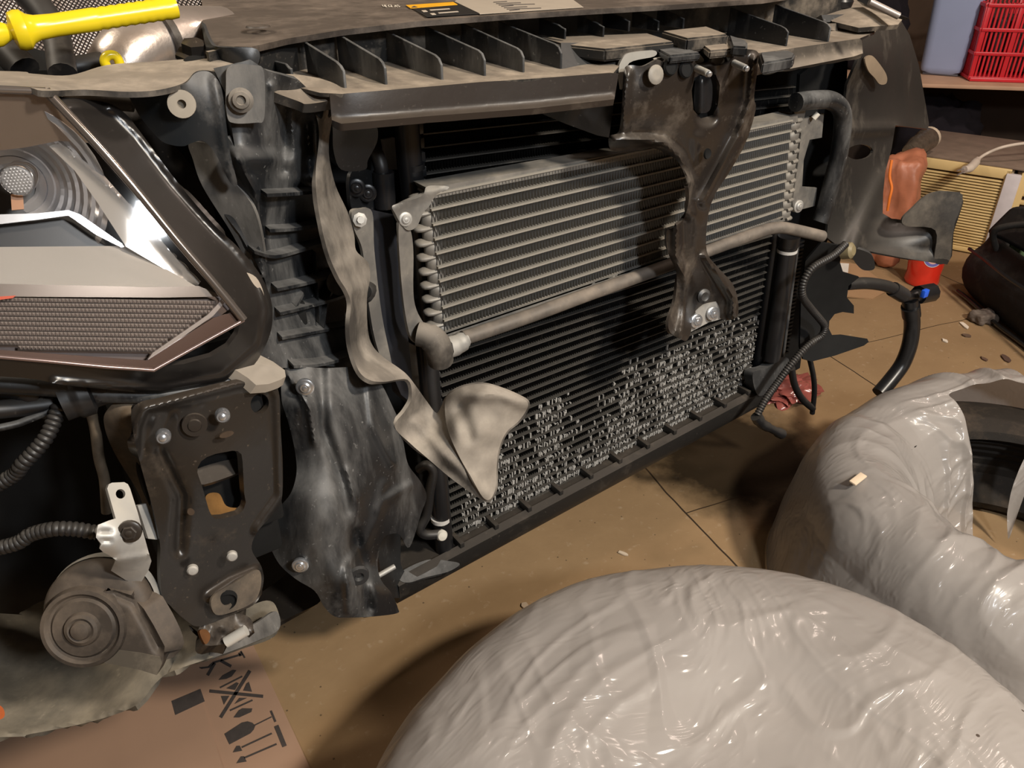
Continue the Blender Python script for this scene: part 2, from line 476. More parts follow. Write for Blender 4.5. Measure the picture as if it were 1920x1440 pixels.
def local(A, B):
    """axes with x along A to B, y away from the camera side, z up"""
    x = (Vector(B) - Vector(A)); x.z = 0; x.normalize(); z = Vector((0, 0, 1)); y = z.cross(x)
    A = Vector(A)
    if y.dot(A - Vector((0, 0, A.z))) < 0: y = -y
    return Matrix(((x.x, y.x, 0, A.x), (x.y, y.y, 0, A.y), (0, 0, 1, A.z), (0, 0, 0, 1)))

# ------------------------------------------------------------------ storage shelf
SHZ = 0.43
shA, shB = U(1735, 157, z=SHZ), U(1920, 163, z=SHZ)
SHM = local(shA, shB)
board_m = plain('pale pine board', (0.52, 0.33, 0.22), 0.7, 0, 0.25, 12)
shelf = empty('wall_shelf', SHM @ Vector((0.6, 0.2, -SHZ)), 'pale wooden wall shelf carrying the red crate and the blue-grey canister', 'shelf')
box('board', (-0.35, 0, -0.014), (1.2, 0.50, 0), board_m, shelf, bevel=0.003, M=SHM)
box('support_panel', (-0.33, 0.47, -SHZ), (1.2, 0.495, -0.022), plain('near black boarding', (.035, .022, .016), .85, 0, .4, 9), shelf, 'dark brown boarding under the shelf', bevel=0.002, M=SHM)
box('leg', (1.05, 0.04, -SHZ), (1.10, 0.09, -0.022), woodwall, shelf, bevel=0.003, M=SHM)
box('leg', (-0.32, 0.10, -SHZ), (-0.27, 0.15, -0.022), woodwall, shelf, bevel=0.003, M=SHM)

# red crate, walls leaning outwards, slotted
redm = plain('red crate plastic', (0.62, 0.022, 0.035), 0.35, 0, 0.15, 30)
cA = U(1818, 149, z=SHZ + 0.004); cB = cA + (shB - shA).normalized() * 0.4
CRM = local(cA, cB)
crate = empty('plastic_crate', CRM @ Vector((0.22, 0.14, 0)), 'bright red slotted plastic crate on the wooden shelf', 'crate')
def crate_wall(name, w, hgt, cells, place):
    bm = bmesh.new(); hh = hgt
    for x in [i*w/cells for i in range(cells+1)]: box_bm(bm, (x-0.008, -0.006, 0), (x+0.008, 0.006, hh), None, 0.002)
    for z in (0.0, 0.085, 0.165, 0.245): box_bm(bm, (-0.008, -0.009, z), (w+0.008, 0.007, z+0.012), None, 0.002)
    for i in range(cells):
        x0 = i*w/cells
        for k in range(1, 7):
            xx = x0 + k*(w/cells)/7
            box_bm(bm, (xx-0.0034, -0.003, 0.006), (xx+0.0034, 0.003, hh), None, 0)
    for v in bm.verts:
        v.co = CRM @ place(v.co)
    return link(name, mesh_from(bm, name), redm, crate)
lean = 0.04
crate_wall('front_wall', 0.42, 0.26, 4, lambda c: Vector((c.x + (c.x-0.21)*lean*c.z*1.6, c.y - lean*c.z, c.z)))
crate_wall('rear_wall', 0.42, 0.26, 4, lambda c: Vector((c.x + (c.x-0.21)*lean*c.z*1.6, 0.30 + c.y + lean*c.z, c.z)))
crate_wall('side_wall', 0.30, 0.26, 3, lambda c: Vector((c.y - lean*c.z, c.x + (c.x-0.15)*lean*c.z*2.2, c.z)))
crate_wall('side_wall', 0.30, 0.26, 3, lambda c: Vector((0.42 - c.y + lean*c.z, c.x + (c.x-0.15)*lean*c.z*2.2, c.z)))
bm = bmesh.new(); box_bm(bm, (-0.006, -0.02, -0.003), (0.426, 0.31, 0.010), CRM, 0.003); link('base', mesh_from(bm, 'base'), redm, crate)
box('storage_tin', (0.06, 0.05, 0.022), (0.36, 0.25, 0.20), plain('dark contents', (0.05, 0.03, 0.03), 0.7), None, bevel=0.01, M=CRM)
setp(bpy.data.objects['storage_tin'], 'dark bundle inside the red crate, glimpsed through its slots', 'box')

# blue-grey canister
bluem = plain('pale blue grey plastic', (0.30, 0.36, 0.55), 0.45, 0, 0.06, 12)
kA = U(1722, 140, z=SHZ); kB = U(1802, 146, z=SHZ); KM = local(kA, kB); kw = (kB-kA).length
can = empty('plastic_canister', KM @ Vector((kw/2, 0.11, 0)), 'pale blue grey plastic canister standing left of the red crate', 'canister')
bm = bmesh.new()
rows = []
for z, ins in ((0.001, 0.018), (0.014, 0.004), (0.03, 0.0), (0.30, -0.012), (0.34, 0.03)):
    r = 0.03; lo = (ins, ins); hi = (kw-ins, 0.2-ins); ring = []
    for cx, cy, a0 in ((hi[0]-r, hi[1]-r, 0), (lo[0]+r, hi[1]-r, 90), (lo[0]+r, lo[1]+r, 180), (hi[0]-r, lo[1]+r, 270)):
        for k in range(6):
            a = math.radians(a0 + 90*k/5); ring.append(bm.verts.new(KM @ Vector((cx + r*math.cos(a), cy + r*math.sin(a), z))))
    rows.append(ring)
for a, b in zip(rows, rows[1:]):
    for k in range(24): bm.faces.new((a[k], a[(k+1) % 24], b[(k+1) % 24], b[k]))
bm.faces.new(list(reversed(rows[0]))); bm.faces.new(rows[-1])
link('body', mesh_from(bm, 'body'), bluem, can)
box('foot', (0.012, 0.012, 0), (kw-0.012, 0.19, 0.008), plain('dark foot', (0.06, 0.05, 0.06)), can, bevel=0.003, M=KM)

# dim things under the shelf
darkcloth = plain('black cloth', (0.012, 0.010, 0.014), 0.9, 0, 0.4, 30, 0.2, bump=0.4)
def blob(name, center, rad, mat, label, cat, seed=0, amp=0.25, freq=3.0, parent=None, seg=28, flat=True):
    bm = bmesh.new(); bmesh.ops.create_icosphere(bm, subdivisions=4, radius=1.0)
    for v in bm.verts:
        d = 1 + amp*noise.fractal(v.co*freq*0.6 + Vector((seed, seed*1.7, 0)), 0.7, 2.0, 4)
        c = v.co*d
        v.co = Vector((center[0]+c.x*rad[0], center[1]+c.y*rad[1], center[2]+c.z*rad[2]))
        if flat and v.co.z < center[2]-rad[2]*0.7: v.co.z = center[2]-rad[2]*0.7
    o = link(name, mesh_from(bm, name, angle=70), mat, parent)
    if parent is None: setp(o, label, cat)
    return o
p = SHM @ Vector((0.16, 0.24, 0)); blob('cloth_bundle', (p.x, p.y, 0.15), (0.20, 0.15, 0.20), darkcloth, 'black cloth bundle in the dark under the shelf', 'bundle', 3)
p = SHM @ Vector((-0.16, 0.30, 0)); blob('black_bundle', (p.x, p.y, SHZ + 0.14), (0.13, 0.12, 0.20), darkcloth, 'black bundle on the shelf left of the canister, half hidden by the wing', 'bundle', 11)
p = SHM @ Vector((0.06, 0.02, 0)); blob('rag', (p.x, p.y, 0.066), (0.06, 0.05, 0.09), plain('dull violet cloth', (0.07, 0.06, 0.19), 0.9), 'small dull violet rag in front of the black bundle', 'rag', 5)

# ------------------------------------------------------------------ cream appliance with a louvred front
cream = plain('cream plastic', (0.70, 0.52, 0.24), 0.5, 0, 0.08, 8)
aA = U(1660, 446, z=0.0); aB = U(1846, 482, z=0.0)
AM = local(aA, aB); aw = (aB-aA).length; ah = 0.285
ac = empty('air_conditioner', AM @ Vector((aw/2, 0.15, 0)), 'cream boxy air conditioner with a ribbed louvre front standing on the floor', 'air conditioner')
box('case', (0, 0.016, 0.004), (aw*1.02, 0.36, ah), plain('faded cream case', (0.45, 0.33, 0.20), 0.6), ac, bevel=0.006, M=AM)
bm = bmesh.new()
box_bm(bm, (0, 0, ah-0.030), (aw, 0.02, ah+0.002), AM, 0.003); box_bm(bm, (0, 0, 0.004), (0.02, 0.02, ah), AM, 0.003)
box_bm(bm, (0, 0, 0.004), (aw, 0.02, 0.020), AM, 0.003); box_bm(bm, (aw-0.016, 0, 0.004), (aw, 0.02, ah), AM, 0.003)
link('front_frame', mesh_from(bm, 'front_frame'), cream, ac)
bm = bmesh.new(); n = 25
for i in range(n):
    z = 0.022 + i*(ah-0.055)/n
    box_bm(bm, (0.016, 0.002, z), (aw-0.012, 0.014, z+0.0054), AM, 0.001)
link('louvre_panel', mesh_from(bm, 'louvre_panel'), cream, ac)
box('grille_backing', (0.01, 0.0145, 0.01), (aw-0.01, 0.018, ah-0.01), plain('grille shadow', (0.10, 0.062, 0.032), 0.9), ac, bevel=0, M=AM)
box('lid', (-0.004, 0.004, ah+0.002), (aw*1.3, 0.38, ah+0.010), plain('weathered lid', (0.20, 0.145, 0.11), 0.85, 0, 0.4, 20), ac, 'weathered brown top board', bevel=0.002, M=AM)
box('corner_guard', (aw-0.012, -0.012, 0.02), (aw+0.030, 0.01, ah-0.01), plain('white strip', (0.62, 0.58, 0.60), 0.6), ac, 'whitish corner strip', bevel=0.003, M=AM)
bm = bmesh.new()
for i in range(9):
    z = 0.03 + i*0.026; box_bm(bm, (aw+0.045, 0.0, z), (aw+0.22, 0.014, z+0.013), AM, 0.002)
box_bm(bm, (aw+0.028, -0.002, 0.006), (aw+0.048, 0.02, ah-0.004), AM, 0.002)
link('side_grille', mesh_from(bm, 'side_grille'), cream, ac)
box('side_backing', (aw+0.03, 0.0145, 0.01), (aw+0.22, 0.3, ah-0.01), plain('grille dark', (0.05, 0.03, 0.02), 0.9), ac, bevel=0, M=AM)
# power cord lying on it
cordm = plain('ivory cord', (0.60, 0.52, 0.44), 0.5, 0, 0.05)
zt = ah + 0.026
cp = [U(1960, 268, z=zt+0.04), U(1920, 269, z=zt+0.045), U(1880, 276, z=zt+0.035), U(1850, 288, z=zt+0.012), U(1832, 300, z=zt)]
cord = empty('power_cord', cp[-1], 'ivory power cord with a two-pin plug lying on the cream appliance', 'cord')
tube('cable', cp, 0.0048, cordm, cord)
pl = [U(1833, 299, z=zt), U(1826, 308, z=zt-0.003), U(1817, 316, z=zt-0.006), U(1808, 318, z=zt-0.006)]
tube('plug', pl, [0.009]*3 + [0.013]*8 + [0.011]*5, cordm, cord)
for dv in (0, 9):
    a = U(1808, 316+dv*0.6, z=zt-0.004); b2 = U(1795, 320+dv*0.9, z=zt-0.004)
    tube('pin', [a, b2], 0.0022, MAT['zinc'], cord, smooth=1)

# ------------------------------------------------------------------ orange packet and roll beside the appliance
orange_m = plain('orange brown wrapper', (0.42, 0.155, 0.085), 0.45, 0, 0.45, 22, bump=0.6)
def lumpy_box(name, M, w, d, h, mat, parent, amp=0.012, freq=14, seed=0, taper=0.0, n=14):
    bm = bmesh.new(); bmesh.ops.create_cube(bm, size=1.0)
    bmesh.ops.subdivide_edges(bm, edges=bm.edges[:], cuts=n, use_grid_fill=True)
    for v in bm.verts:
        c = v.co.copy(); r = max(abs(c.x), abs(c.y), abs(c.z))
        L = (abs(c.x)**6 + abs(c.y)**6 + abs(c.z)**6)**(1/6)
        c = c * (0.5/max(L, 1e-6)) * (r/0.5)
        q = Vector((c.x*w*(1 - taper*(c.z+0.5)), c.y*d, (c.z+0.5)*h))
        q += c.normalized() * amp * noise.fractal(q*freq + Vector((seed, 0, seed)), 0.8, 2.0, 4)
        q.z = max(q.z, 0.0005)
        v.co = M @ q
    return link(name, mesh_from(bm, name, angle=70), mat, parent)
oA = U(1655, 404, z=0.16); 
oM = Matrix.Translation(Vector((oA.x+0.02, oA.y-0.01, 0.0))) @ Matrix.Rotation(math.radians(-62), 4, 'Z')
pk = empty('crumpled_bag', oM @ Vector((0, 0, 0)), 'crumpled orange brown bag with an orange strap left of the cream appliance', 'bag')
lumpy_box('sack', oM, 0.125, 0.11, 0.345, orange_m, pk, 0.022, 12, 2, 0.04)
st = [U(1672, 300, x=oA.x-0.062), U(1668, 330, x=oA.x-0.068), U(1672, 352, x=oA.x-0.066), U(1668, 372, x=oA.x-0.07), U(1664, 395, x=oA.x-0.066)]
tube('strap', st, 0.004, plain('orange strap', (0.85, 0.22, 0.03), 0.5), pk)
# pale roll lying above it
r0, r1 = U(1722, 272, z=0.33), U(1762, 245, z=0.35)
roll = empty('foil_roll', (r0.x, r0.y, r0.z), 'pale roll with a foil wrapped end lying on the orange bag', 'roll')
ax = (r1-r0).normalized()
lathe('tube_end', [(0.030, 0), (0.034, 0.02), (0.036, 0.05), (0.032, 0.058), (0.002, 0.058)], r0 + ax*0.03, ax, plain('cream card', (0.62, 0.52, 0.40), 0.7), roll)
lathe('foil_wrap', [(0.004, -0.06), (0.022, -0.055), (0.033, 0.0), (0.031, 0.03), (0.036, 0.055), (0.0362, 0.075)], r0 - ax*0.01, ax, plain('crinkled foil', (0.30, 0.25, 0.20), 0.25, 0.8, 0.5, 90, bump=0.8), roll)

# ------------------------------------------------------------------ red bottle
bp_ = U(1727, 538, z=0.0)
bot = empty('bottle', (bp_.x+0.03, bp_.y+0.02, 0), 'red plastic bottle with a round blue and white badge, standing behind the black flap', 'bottle')
bc = Vector((bp_.x+0.03, bp_.y+0.02, 0))
redliq = plain('red bottle plastic', (0.72, 0.035, 0.018), 0.18, 0, 0.25, 30, coat=0.5)
lathe('body', [(0.001, 0.004), (0.046, 0.002), (0.050, 0.012), (0.047, 0.035), (0.050, 0.06), (0.050, 0.16), (0.040, 0.20), (0.018, 0.225), (0.016, 0.245)], bc, (0, 0, 1), redliq, bot, seg=32)
lathe('cap', [(0.018, 0.24), (0.018, 0.262), (0.014, 0.266)], bc, (0, 0, 1), bluem, bot, 'pale blue screw cap')
wn = (Vector((0, 0, 1)) - bc); wn.z = 0; wn.normalize()
def badge(name, r0_, r1_, off, mat):
    bm = bmesh.new(); n = 28; rr = []
    side = Vector((0, 0, 1)).cross(wn)
    for r in (r0_, r1_):
        ring = []
        for k in range(n):
            a = 2*math.pi*k/n; xx = r*math.cos(a) + 0.018; zz = r*math.sin(a) + 0.098
            ang = xx/0.0503; ring.append(bm.verts.new(bc + wn*(0.0503+off)*math.cos(ang) + side*(0.0503+off)*math.sin(ang) + Vector((0, 0, zz))))
        rr.append(ring)
    for k in range(n): bm.faces.new((rr[0][k], rr[0][(k+1) % n], rr[1][(k+1) % n], rr[1][k]))
    o = link(name, mesh_from(bm, name), mat, bot)
badge('badge_ring', 0.018, 0.026, 0.0008, plain('badge blue', (0.16, 0.16, 0.50)))
badge('badge_disc', 0.001, 0.018, 0.0005, plain('badge pale', (0.75, 0.45, 0.40)))
badge('badge_rim', 0.026, 0.028, 0.0006, plain('badge white', (0.8, 0.75, 0.72)))

# ------------------------------------------------------------------ cardboard behind, with white label
cbm = plain('brown cardboard', (0.36, 0.22, 0.115), 0.8, 0, 0.15, 18)
cq = [(1556, 552), (1560, 488), (1612, 496), (1672, 540), (1636, 560)]
sheet('cardboard_piece', cq, [(1560, 545, 0.012), (1562, 480, 0.03), (1690, 540, 0.006), (1640, 556, 0.004)], cbm, None, None, thick=0.004, smooth=False, plane='z', res=12)
setp(bpy.data.objects['cardboard_piece'], 'small piece of brown cardboard on the floor behind the toothed black shield', 'cardboard')
lb = sheet('paper_label', [(1573, 493), (1592, 494), (1590, 511), (1576, 508)], [(1573, 493, 0.034), (1592, 494, 0.032), (1590, 511, 0.031), (1576, 508, 0.031)], plain('label white', (0.75, 0.72, 0.66)), bpy.data.objects['cardboard_piece'], 'white paper label', thick=0.001, smooth=False, plane='z', res=6)

# ------------------------------------------------------------------ black tool bag
canvas = dusty('black canvas', (0.010, 0.010, 0.011), (0.10, 0.085, 0.07), 0.2, 0.35, 0.75, spots=0.05, bump=0.5, spec=0.25)
tA = U(1788, 545, z=0); tB = U(1905, 641, z=0)
TM = local(tA, tB); tw = 0.62
bag = empty('tool_bag', TM @ Vector((0.25, 0.12, 0)), 'open black canvas tool bag on the floor at the right', 'bag')
secs = [(0.0, 0.02, 0.03), (0.02, -0.012, 0.0), (0.08, -0.022, -0.012), (0.13, -0.010, 0.004), (0.15, 0.012, 0.015), (0.185, 0.016, 0.02), (0.20, 0.012, 0.02), (0.19, 0.03, 0.035), (0.10, 0.05, 0.05), (0.08, 0.12, 0.12)]
rows = []
bd = 0.26
for z, ix, iy in secs:
    ring = []; r = 0.055
    lo = (ix, iy); hi = (tw-ix, bd-iy)
    for cx, cy, a0 in ((hi[0]-r, hi[1]-r, 0), (lo[0]+r, hi[1]-r, 90), (lo[0]+r, lo[1]+r, 180), (hi[0]-r, lo[1]+r, 270)):
        for k in range(9):
            a = math.radians(a0 + 90*k/8); q = Vector((cx + r*math.cos(a), cy + r*math.sin(a), z))
            q += Vector((1, 1, 0.6)) * 0.014 * noise.noise(q*13) * (1 if z > 0.01 else 0)
            ring.append(TM @ q)
    rows.append(ring)
grid_surface('bag_body', rows, canvas, bag, closed_u=True, thick=0.003, sub=1)
bm = bmesh.new()
for zz, ii in ((0.145, -0.014), (0.015, -0.01)):
    pts = [TM @ Vector((x, ii + 0.004*math.sin(x*20), zz)) for x in np.linspace(0.03, tw-0.03, 24)]
    tube_bm(bm, pts, 0.005, 8)
link('piping', mesh_from(bm, 'piping'), MAT['black'], bag)
tube('handle', [TM @ Vector(q) for q in ((0.10, 0.02, 0.17), (0.11, -0.008, 0.23), (0.16, 0.05, 0.262), (0.26, 0.06, 0.262), (0.31, 0.01, 0.23), (0.32, 0.02, 0.17))], 0.009, canvas, bag)
rows = lerp_rows([TM @ Vector((0.02+x, 0.03+0.02*math.sin(x*9), 0.19)) for x in np.linspace(0, 0.2, 8)], [TM @ Vector((0.05+x*0.8, 0.06+0.03*math.sin(x*12), 0.275+0.02*math.sin(x*16))) for x in np.linspace(0, 0.2, 8)], 5)
grid_surface('flap', rows, canvas, bag, thick=0.004, sub=1)
q = TM @ Vector((0.10, 0.09, 0.165)); blob('cloth', tuple(q), (0.04, 0.03, 0.028), plain('green cloth', (0.10, 0.16, 0.08), 0.9), 'small green rag in the mouth of the black tool bag', 'rag', 9)

p = U(1478, 738, z=0.0); blob('plastic_scrap', (p.x, p.y, 0.012), (0.075, 0.05, 0.022), plain('reddish film', (0.30, 0.085, 0.07), 0.22, 0, .3, 20, coat=.5), 'crumpled reddish plastic scrap on the floor behind the dangling hoses', 'scrap', 21, amp=.5, freq=4)
# foam offcut and floor litter
fA = U(1842, 603, z=0.0)
fM = Matrix.Translation(fA) @ Matrix.Rotation(math.radians(-20), 4, 'Z')
fo = lumpy_box('foam_block', fM, 0.066, 0.05, 0.030, plain('grey brown foam', (0.16, 0.13, 0.11), 0.95, 0, 0.3, 60, 0.1, bump=0.6), None, 0.006, 40, 4)
setp(fo, 'small grey brown foam block on the floor below the tool bag', 'foam')
chips = [(1808, 611, 0.026, 0.008, (0.75, 0.66, 0.55), 'white paper scrap on the floor left of the foam block', 'scrap'),
         (1772, 640, 0.012, 0.006, (0.72, 0.64, 0.54), 'tiny pale chip on the floor below the white paper scrap', 'chip'),
         (1886, 673, 0.022, 0.010, (0.09, 0.05, 0.035), 'dark brown leaf scrap on the floor above the right bag', 'leaf'),
         (1812, 630, 0.012, 0.008, (0.12, 0.075, 0.05), 'little brown leaf scrap below the foam block', 'leaf'),
         (1845, 674, 0.014, 0.006, (0.13, 0.075, 0.05), 'reddish brown flake on the floor left of the dark leaf scrap', 'leaf'),
         (985, 1138, 0.010, 0.006, (0.42, 0.33, 0.24), 'pale crumb on the floor at the rim of the front bag', 'chip'),
         (1168, 1038, 0.011, 0.004, (0.60, 0.50, 0.38), 'pale wood splinter on the floor in front of the radiator', 'splinter')]
for u, v, L, W, c, lab, cat in chips:
    p = U(u, v, z=0.001); a = random.uniform(0, 3)
    bm = bmesh.new(); k = 9; top = []; 
    for i in range(k):
        t = 2*math.pi*i/k; rr = random.uniform(0.7, 1.1)
        top.append((L*rr*math.cos(t), W*rr*math.sin(t)))
    lo = [bm.verts.new(p + Vector((x*math.cos(a)-y*math.sin(a), x*math.sin(a)+y*math.cos(a), 0))) for x, y in top]
    hi = [bm.verts.new(w.co + Vector((0, 0, 0.002 + 0.002*random.random()))) for w in lo]
    for i in range(k): bm.faces.new((lo[i], lo[(i+1) % k], hi[(i+1) % k], hi[i]))
    bm.faces.new(hi); bm.faces.new(list(reversed(lo)))
    o = link({'chip': 'pale_chip', 'leaf': 'dry_leaf', 'scrap': 'paper_scrap', 'splinter': 'wood_splinter'}[cat], mesh_from(bm, 'chip'), plain('litter', c, 0.8)); setp(o, lab, cat)
# ================================================================== bagged wheels on the floor
def bag_material():
    m, nt, b = M_('milky polythene')
    g, mp = coords(nt)
    n = N(nt, 'ShaderNodeTexNoise'); n.inputs['Scale'].default_value = 3.0; n.inputs['Detail'].default_value = 3
    nt.links.new(g.outputs['Position'], n.inputs['Vector'])
    add = N(nt, 'ShaderNodeMixRGB'); add.blend_type = 'ADD'; add.inputs[0].default_value = 0.22
    nt.links.new(g.outputs['Position'], add.inputs[1]); nt.links.new(n.outputs['Color'], add.inputs[2])
    mp2 = N(nt, 'ShaderNodeMapping'); mp2.inputs['Scale'].default_value = (20, 95, 60); mp2.inputs['Rotation'].default_value = (0, 0, 0.5)
    nt.links.new(add.outputs[0], mp2.inputs['Vector'])
    r = N(nt, 'ShaderNodeTexNoise'); r.noise_type = 'RIDGED_MULTIFRACTAL'; r.inputs['Scale'].default_value = 1.0; r.inputs['Detail'].default_value = 7; r.inputs['Roughness'].default_value = 0.45
    nt.links.new(mp2.outputs[0], r.inputs['Vector'])
    mask = N(nt, 'ShaderNodeTexNoise'); mask.inputs['Scale'].default_value = 6; nt.links.new(g.outputs['Position'], mask.inputs['Vector'])
    mk = ramp(nt, mask.outputs['Fac'], 0.42, 0.62)
    mp4 = N(nt, 'ShaderNodeMapping'); mp4.inputs['Scale'].default_value = (24, 110, 70); mp4.inputs['Rotation'].default_value = (0, 0, -0.75)
    nt.links.new(add.outputs[0], mp4.inputs['Vector'])
    r2 = N(nt, 'ShaderNodeTexNoise'); r2.noise_type = 'RIDGED_MULTIFRACTAL'; r2.inputs['Scale'].default_value = 1.0; r2.inputs['Detail'].default_value = 4; r2.inputs['Roughness'].default_value = 0.4
    nt.links.new(mp4.outputs[0], r2.inputs['Vector'])
    hgt = math_(nt, 'ADD', math_(nt, 'MULTIPLY', math_(nt, 'MULTIPLY', r.outputs['Fac'], math_(nt, 'SUBTRACT', 1.0, mk.outputs[0])), 0.5), math_(nt, 'MULTIPLY', math_(nt, 'MULTIPLY', r2.outputs['Fac'], mk.outputs[0]), 0.6))
    bp = N(nt, 'ShaderNodeBump'); bp.inputs['Strength'].default_value = 0.9; bp.inputs['Distance'].default_value = 0.010
    nt.links.new(hgt, bp.inputs['Height']); nt.links.new(bp.outputs[0], b.inputs['Coat Normal'])
    bp2 = N(nt, 'ShaderNodeBump'); bp2.inputs['Strength'].default_value = 0.35; bp2.inputs['Distance'].default_value = 0.004
    nt.links.new(hgt, bp2.inputs['Height']); nt.links.new(bp2.outputs[0], b.inputs['Normal'])
    tint = ramp(nt, mask.outputs['Fac'], 0.3, 0.7, (0.41, 0.38, 0.355), (0.49, 0.455, 0.425))
    dk = N(nt, 'ShaderNodeTexVoronoi'); dk.inputs['Scale'].default_value = 13; nt.links.new(g.outputs['Position'], dk.inputs['Vector'])
    c = mixc(nt, math_(nt, 'LESS_THAN', dk.outputs['Distance'], 0.028), tint.outputs[0], (0.05, 0.035, 0.025))
    nt.links.new(c, b.inputs['Base Color'])
    b.inputs['Roughness'].default_value = 0.42; b.inputs['Specular IOR Level'].default_value = 0.4
    b.inputs['Coat Weight'].default_value = 0.6; b.inputs['Coat Roughness'].default_value = 0.17; b.inputs['Coat IOR'].default_value = 1.5
    tr = N(nt, 'ShaderNodeBsdfTranslucent'); tr.inputs[0].default_value = (0.75, 0.70, 0.65, 1)
    tp = N(nt, 'ShaderNodeBsdfTransparent')
    mx = N(nt, 'ShaderNodeMixShader'); mx.inputs[0].default_value = 0.24
    nt.links.new(b.outputs[0], mx.inputs[1]); nt.links.new(tr.outputs[0], mx.inputs[2])
    mx2 = N(nt, 'ShaderNodeMixShader'); mx2.inputs[0].default_value = 0.10
    nt.links.new(mx.outputs[0], mx2.inputs[1]); nt.links.new(tp.outputs[0], mx2.inputs[2])
    nt.links.new(mx2.outputs[0], nt.nodes['Material Output'].inputs[0])
    return m
BAGM = bag_material()
def interp_prof(prof, n):
    pts = catmull([(r, z, 0) for r, z in prof], 8)
    L = [0]
    for a, b in zip(pts, pts[1:]): L.append(L[-1] + (b-a).length)
    out = []; j = 0
    for i in range(n+1):
        s = L[-1]*i/n
        while j < len(L)-2 and L[j+1] < s: j += 1
        t = (s-L[j])/max(L[j+1]-L[j], 1e-9); p = pts[j].lerp(pts[j+1], t); out.append((p.x, p.y))
    return out
def bag_mesh(name, c, prof, label, nphi=600, ns=210, seed=0, amp=0.012, skip=None, rmod=None, fold=0.006, radial=9):
    P = interp_prof(prof, ns); bm = bmesh.new(); rows = []
    for i, (r, z) in enumerate(P):
        row = []; s = i/ns
        r2, z2 = P[min(i+1, ns)]; r1, z1 = P[max(i-1, 0)]
        nr, nz = (z2-z1), -(r2-r1); l = math.hypot(nr, nz) or 1; nr /= l; nz /= l
        if nz < 0 and s < 0.1: pass
        for k in range(nphi):
            a = 2*math.pi*k/nphi; ca, sa = math.cos(a), math.sin(a)
            q = Vector((ca*r*3, sa*r*3, z*3 + seed))
            x, y = ca*r, sa*r
            W = noise.noise_vector(Vector((x*4, y*4, z*4 + seed)))
            d = amp*noise.fractal(Vector((x*3.5, y*3.5, z*3.5 + seed)), 0.9, 2.0, 3)
            def rdg(v): return max(0.0, 1 - 2.6*abs(noise.noise(v)))**2
            inner = min(1.0, max(0.0, (s - 0.34)/0.22))
            def crs(v, k): return max(0.0, 1 - k*abs(noise.noise(v)))
            e1 = crs(Vector((x*5 + y*2, y*9 - x*5, z*5 + seed)) + W*0.9, 7.0)
            e2 = crs(Vector((x*15 - y*7, y*8 + x*9, z*7 + seed*2)) + W*1.5, 6.0)
            th = 0.7 + 1.6*noise.noise(Vector((x*2.5, y*2.5, seed)))
            al = x*math.cos(th) + y*math.sin(th); ac = -x*math.sin(th) + y*math.cos(th)
            e3 = crs(Vector((al*8, ac*36, z*8 + seed*3)) + W*0.8, 3.2)
            msk = max(0.0, min(1.0, 0.35 + 2.2*noise.noise(Vector((x*6 + 9, y*6, seed)))))
            d += fold*(e1*0.55*(0.25 + 0.75*inner) + e2*0.40*(0.15 + 0.85*inner)*(0.4 + 0.6*msk) + e3*0.55*msk*(0.2 + 0.8*inner))
            if radial:
                f = crs(Vector((ca*radial*0.5 + seed, sa*radial*0.5, s*2.0)) + W*0.5, 3.5)
                d += fold*0.9*f*min(1, s*3)
            rr = r + nr*-d*(-1); zz = z + nz*d*(-1)*(-1)
            if rmod: rr, zz = rmod(a, s, rr, zz)
            row.append(bm.verts.new((c[0]+rr*ca, c[1]+rr*sa, max(zz, 0.0025))))
        rows.append(row)
    for i, (a, b) in enumerate(zip(rows, rows[1:])):
        for k in range(nphi):
            if skip and skip(2*math.pi*(k+0.5)/nphi, (i+0.5)/ns): continue
            bm.faces.new((a[k], a[(k+1) % nphi], b[(k+1) % nphi], b[k]))
    for v in [v for v in bm.verts if not v.link_faces]: bm.verts.remove(v)
    if skip:
        for _ in range(14):     # the torn edge is smooth, not stepped
            new = {}
            for v in bm.verts:
                if v.is_boundary and v.co.z > 0.012:
                    nb = [e.other_vert(v).co for e in v.link_edges if e.is_boundary]
                    if len(nb) == 2: new[v] = v.co*0.4 + (nb[0]+nb[1])*0.3
            for v, c2 in new.items(): v.co = c2
    return link(name, mesh_from(bm, name, angle=80), BAGM, None, label)
# front bag: closed over the wheel, sagging at the hub
def front_mod(a, s, r, z):
    return r*(1 + 0.02*math.sin(3*a+0.4)), z
o = bag_mesh('plastic_bag', (0.455, 0.235), [(0.395, 0.003), (0.412, 0.02), (0.408, 0.11), (0.394, 0.180), (0.358, 0.228), (0.29, 0.248), (0.22, 0.244), (0.15, 0.222), (0.08, 0.208), (0.004, 0.204)],
             'white plastic bag tied over a whole wheel, nearest the camera', seed=2.0, amp=0.008, fold=0.0045, rmod=front_mod, radial=0)
setp(o, None, 'bag')
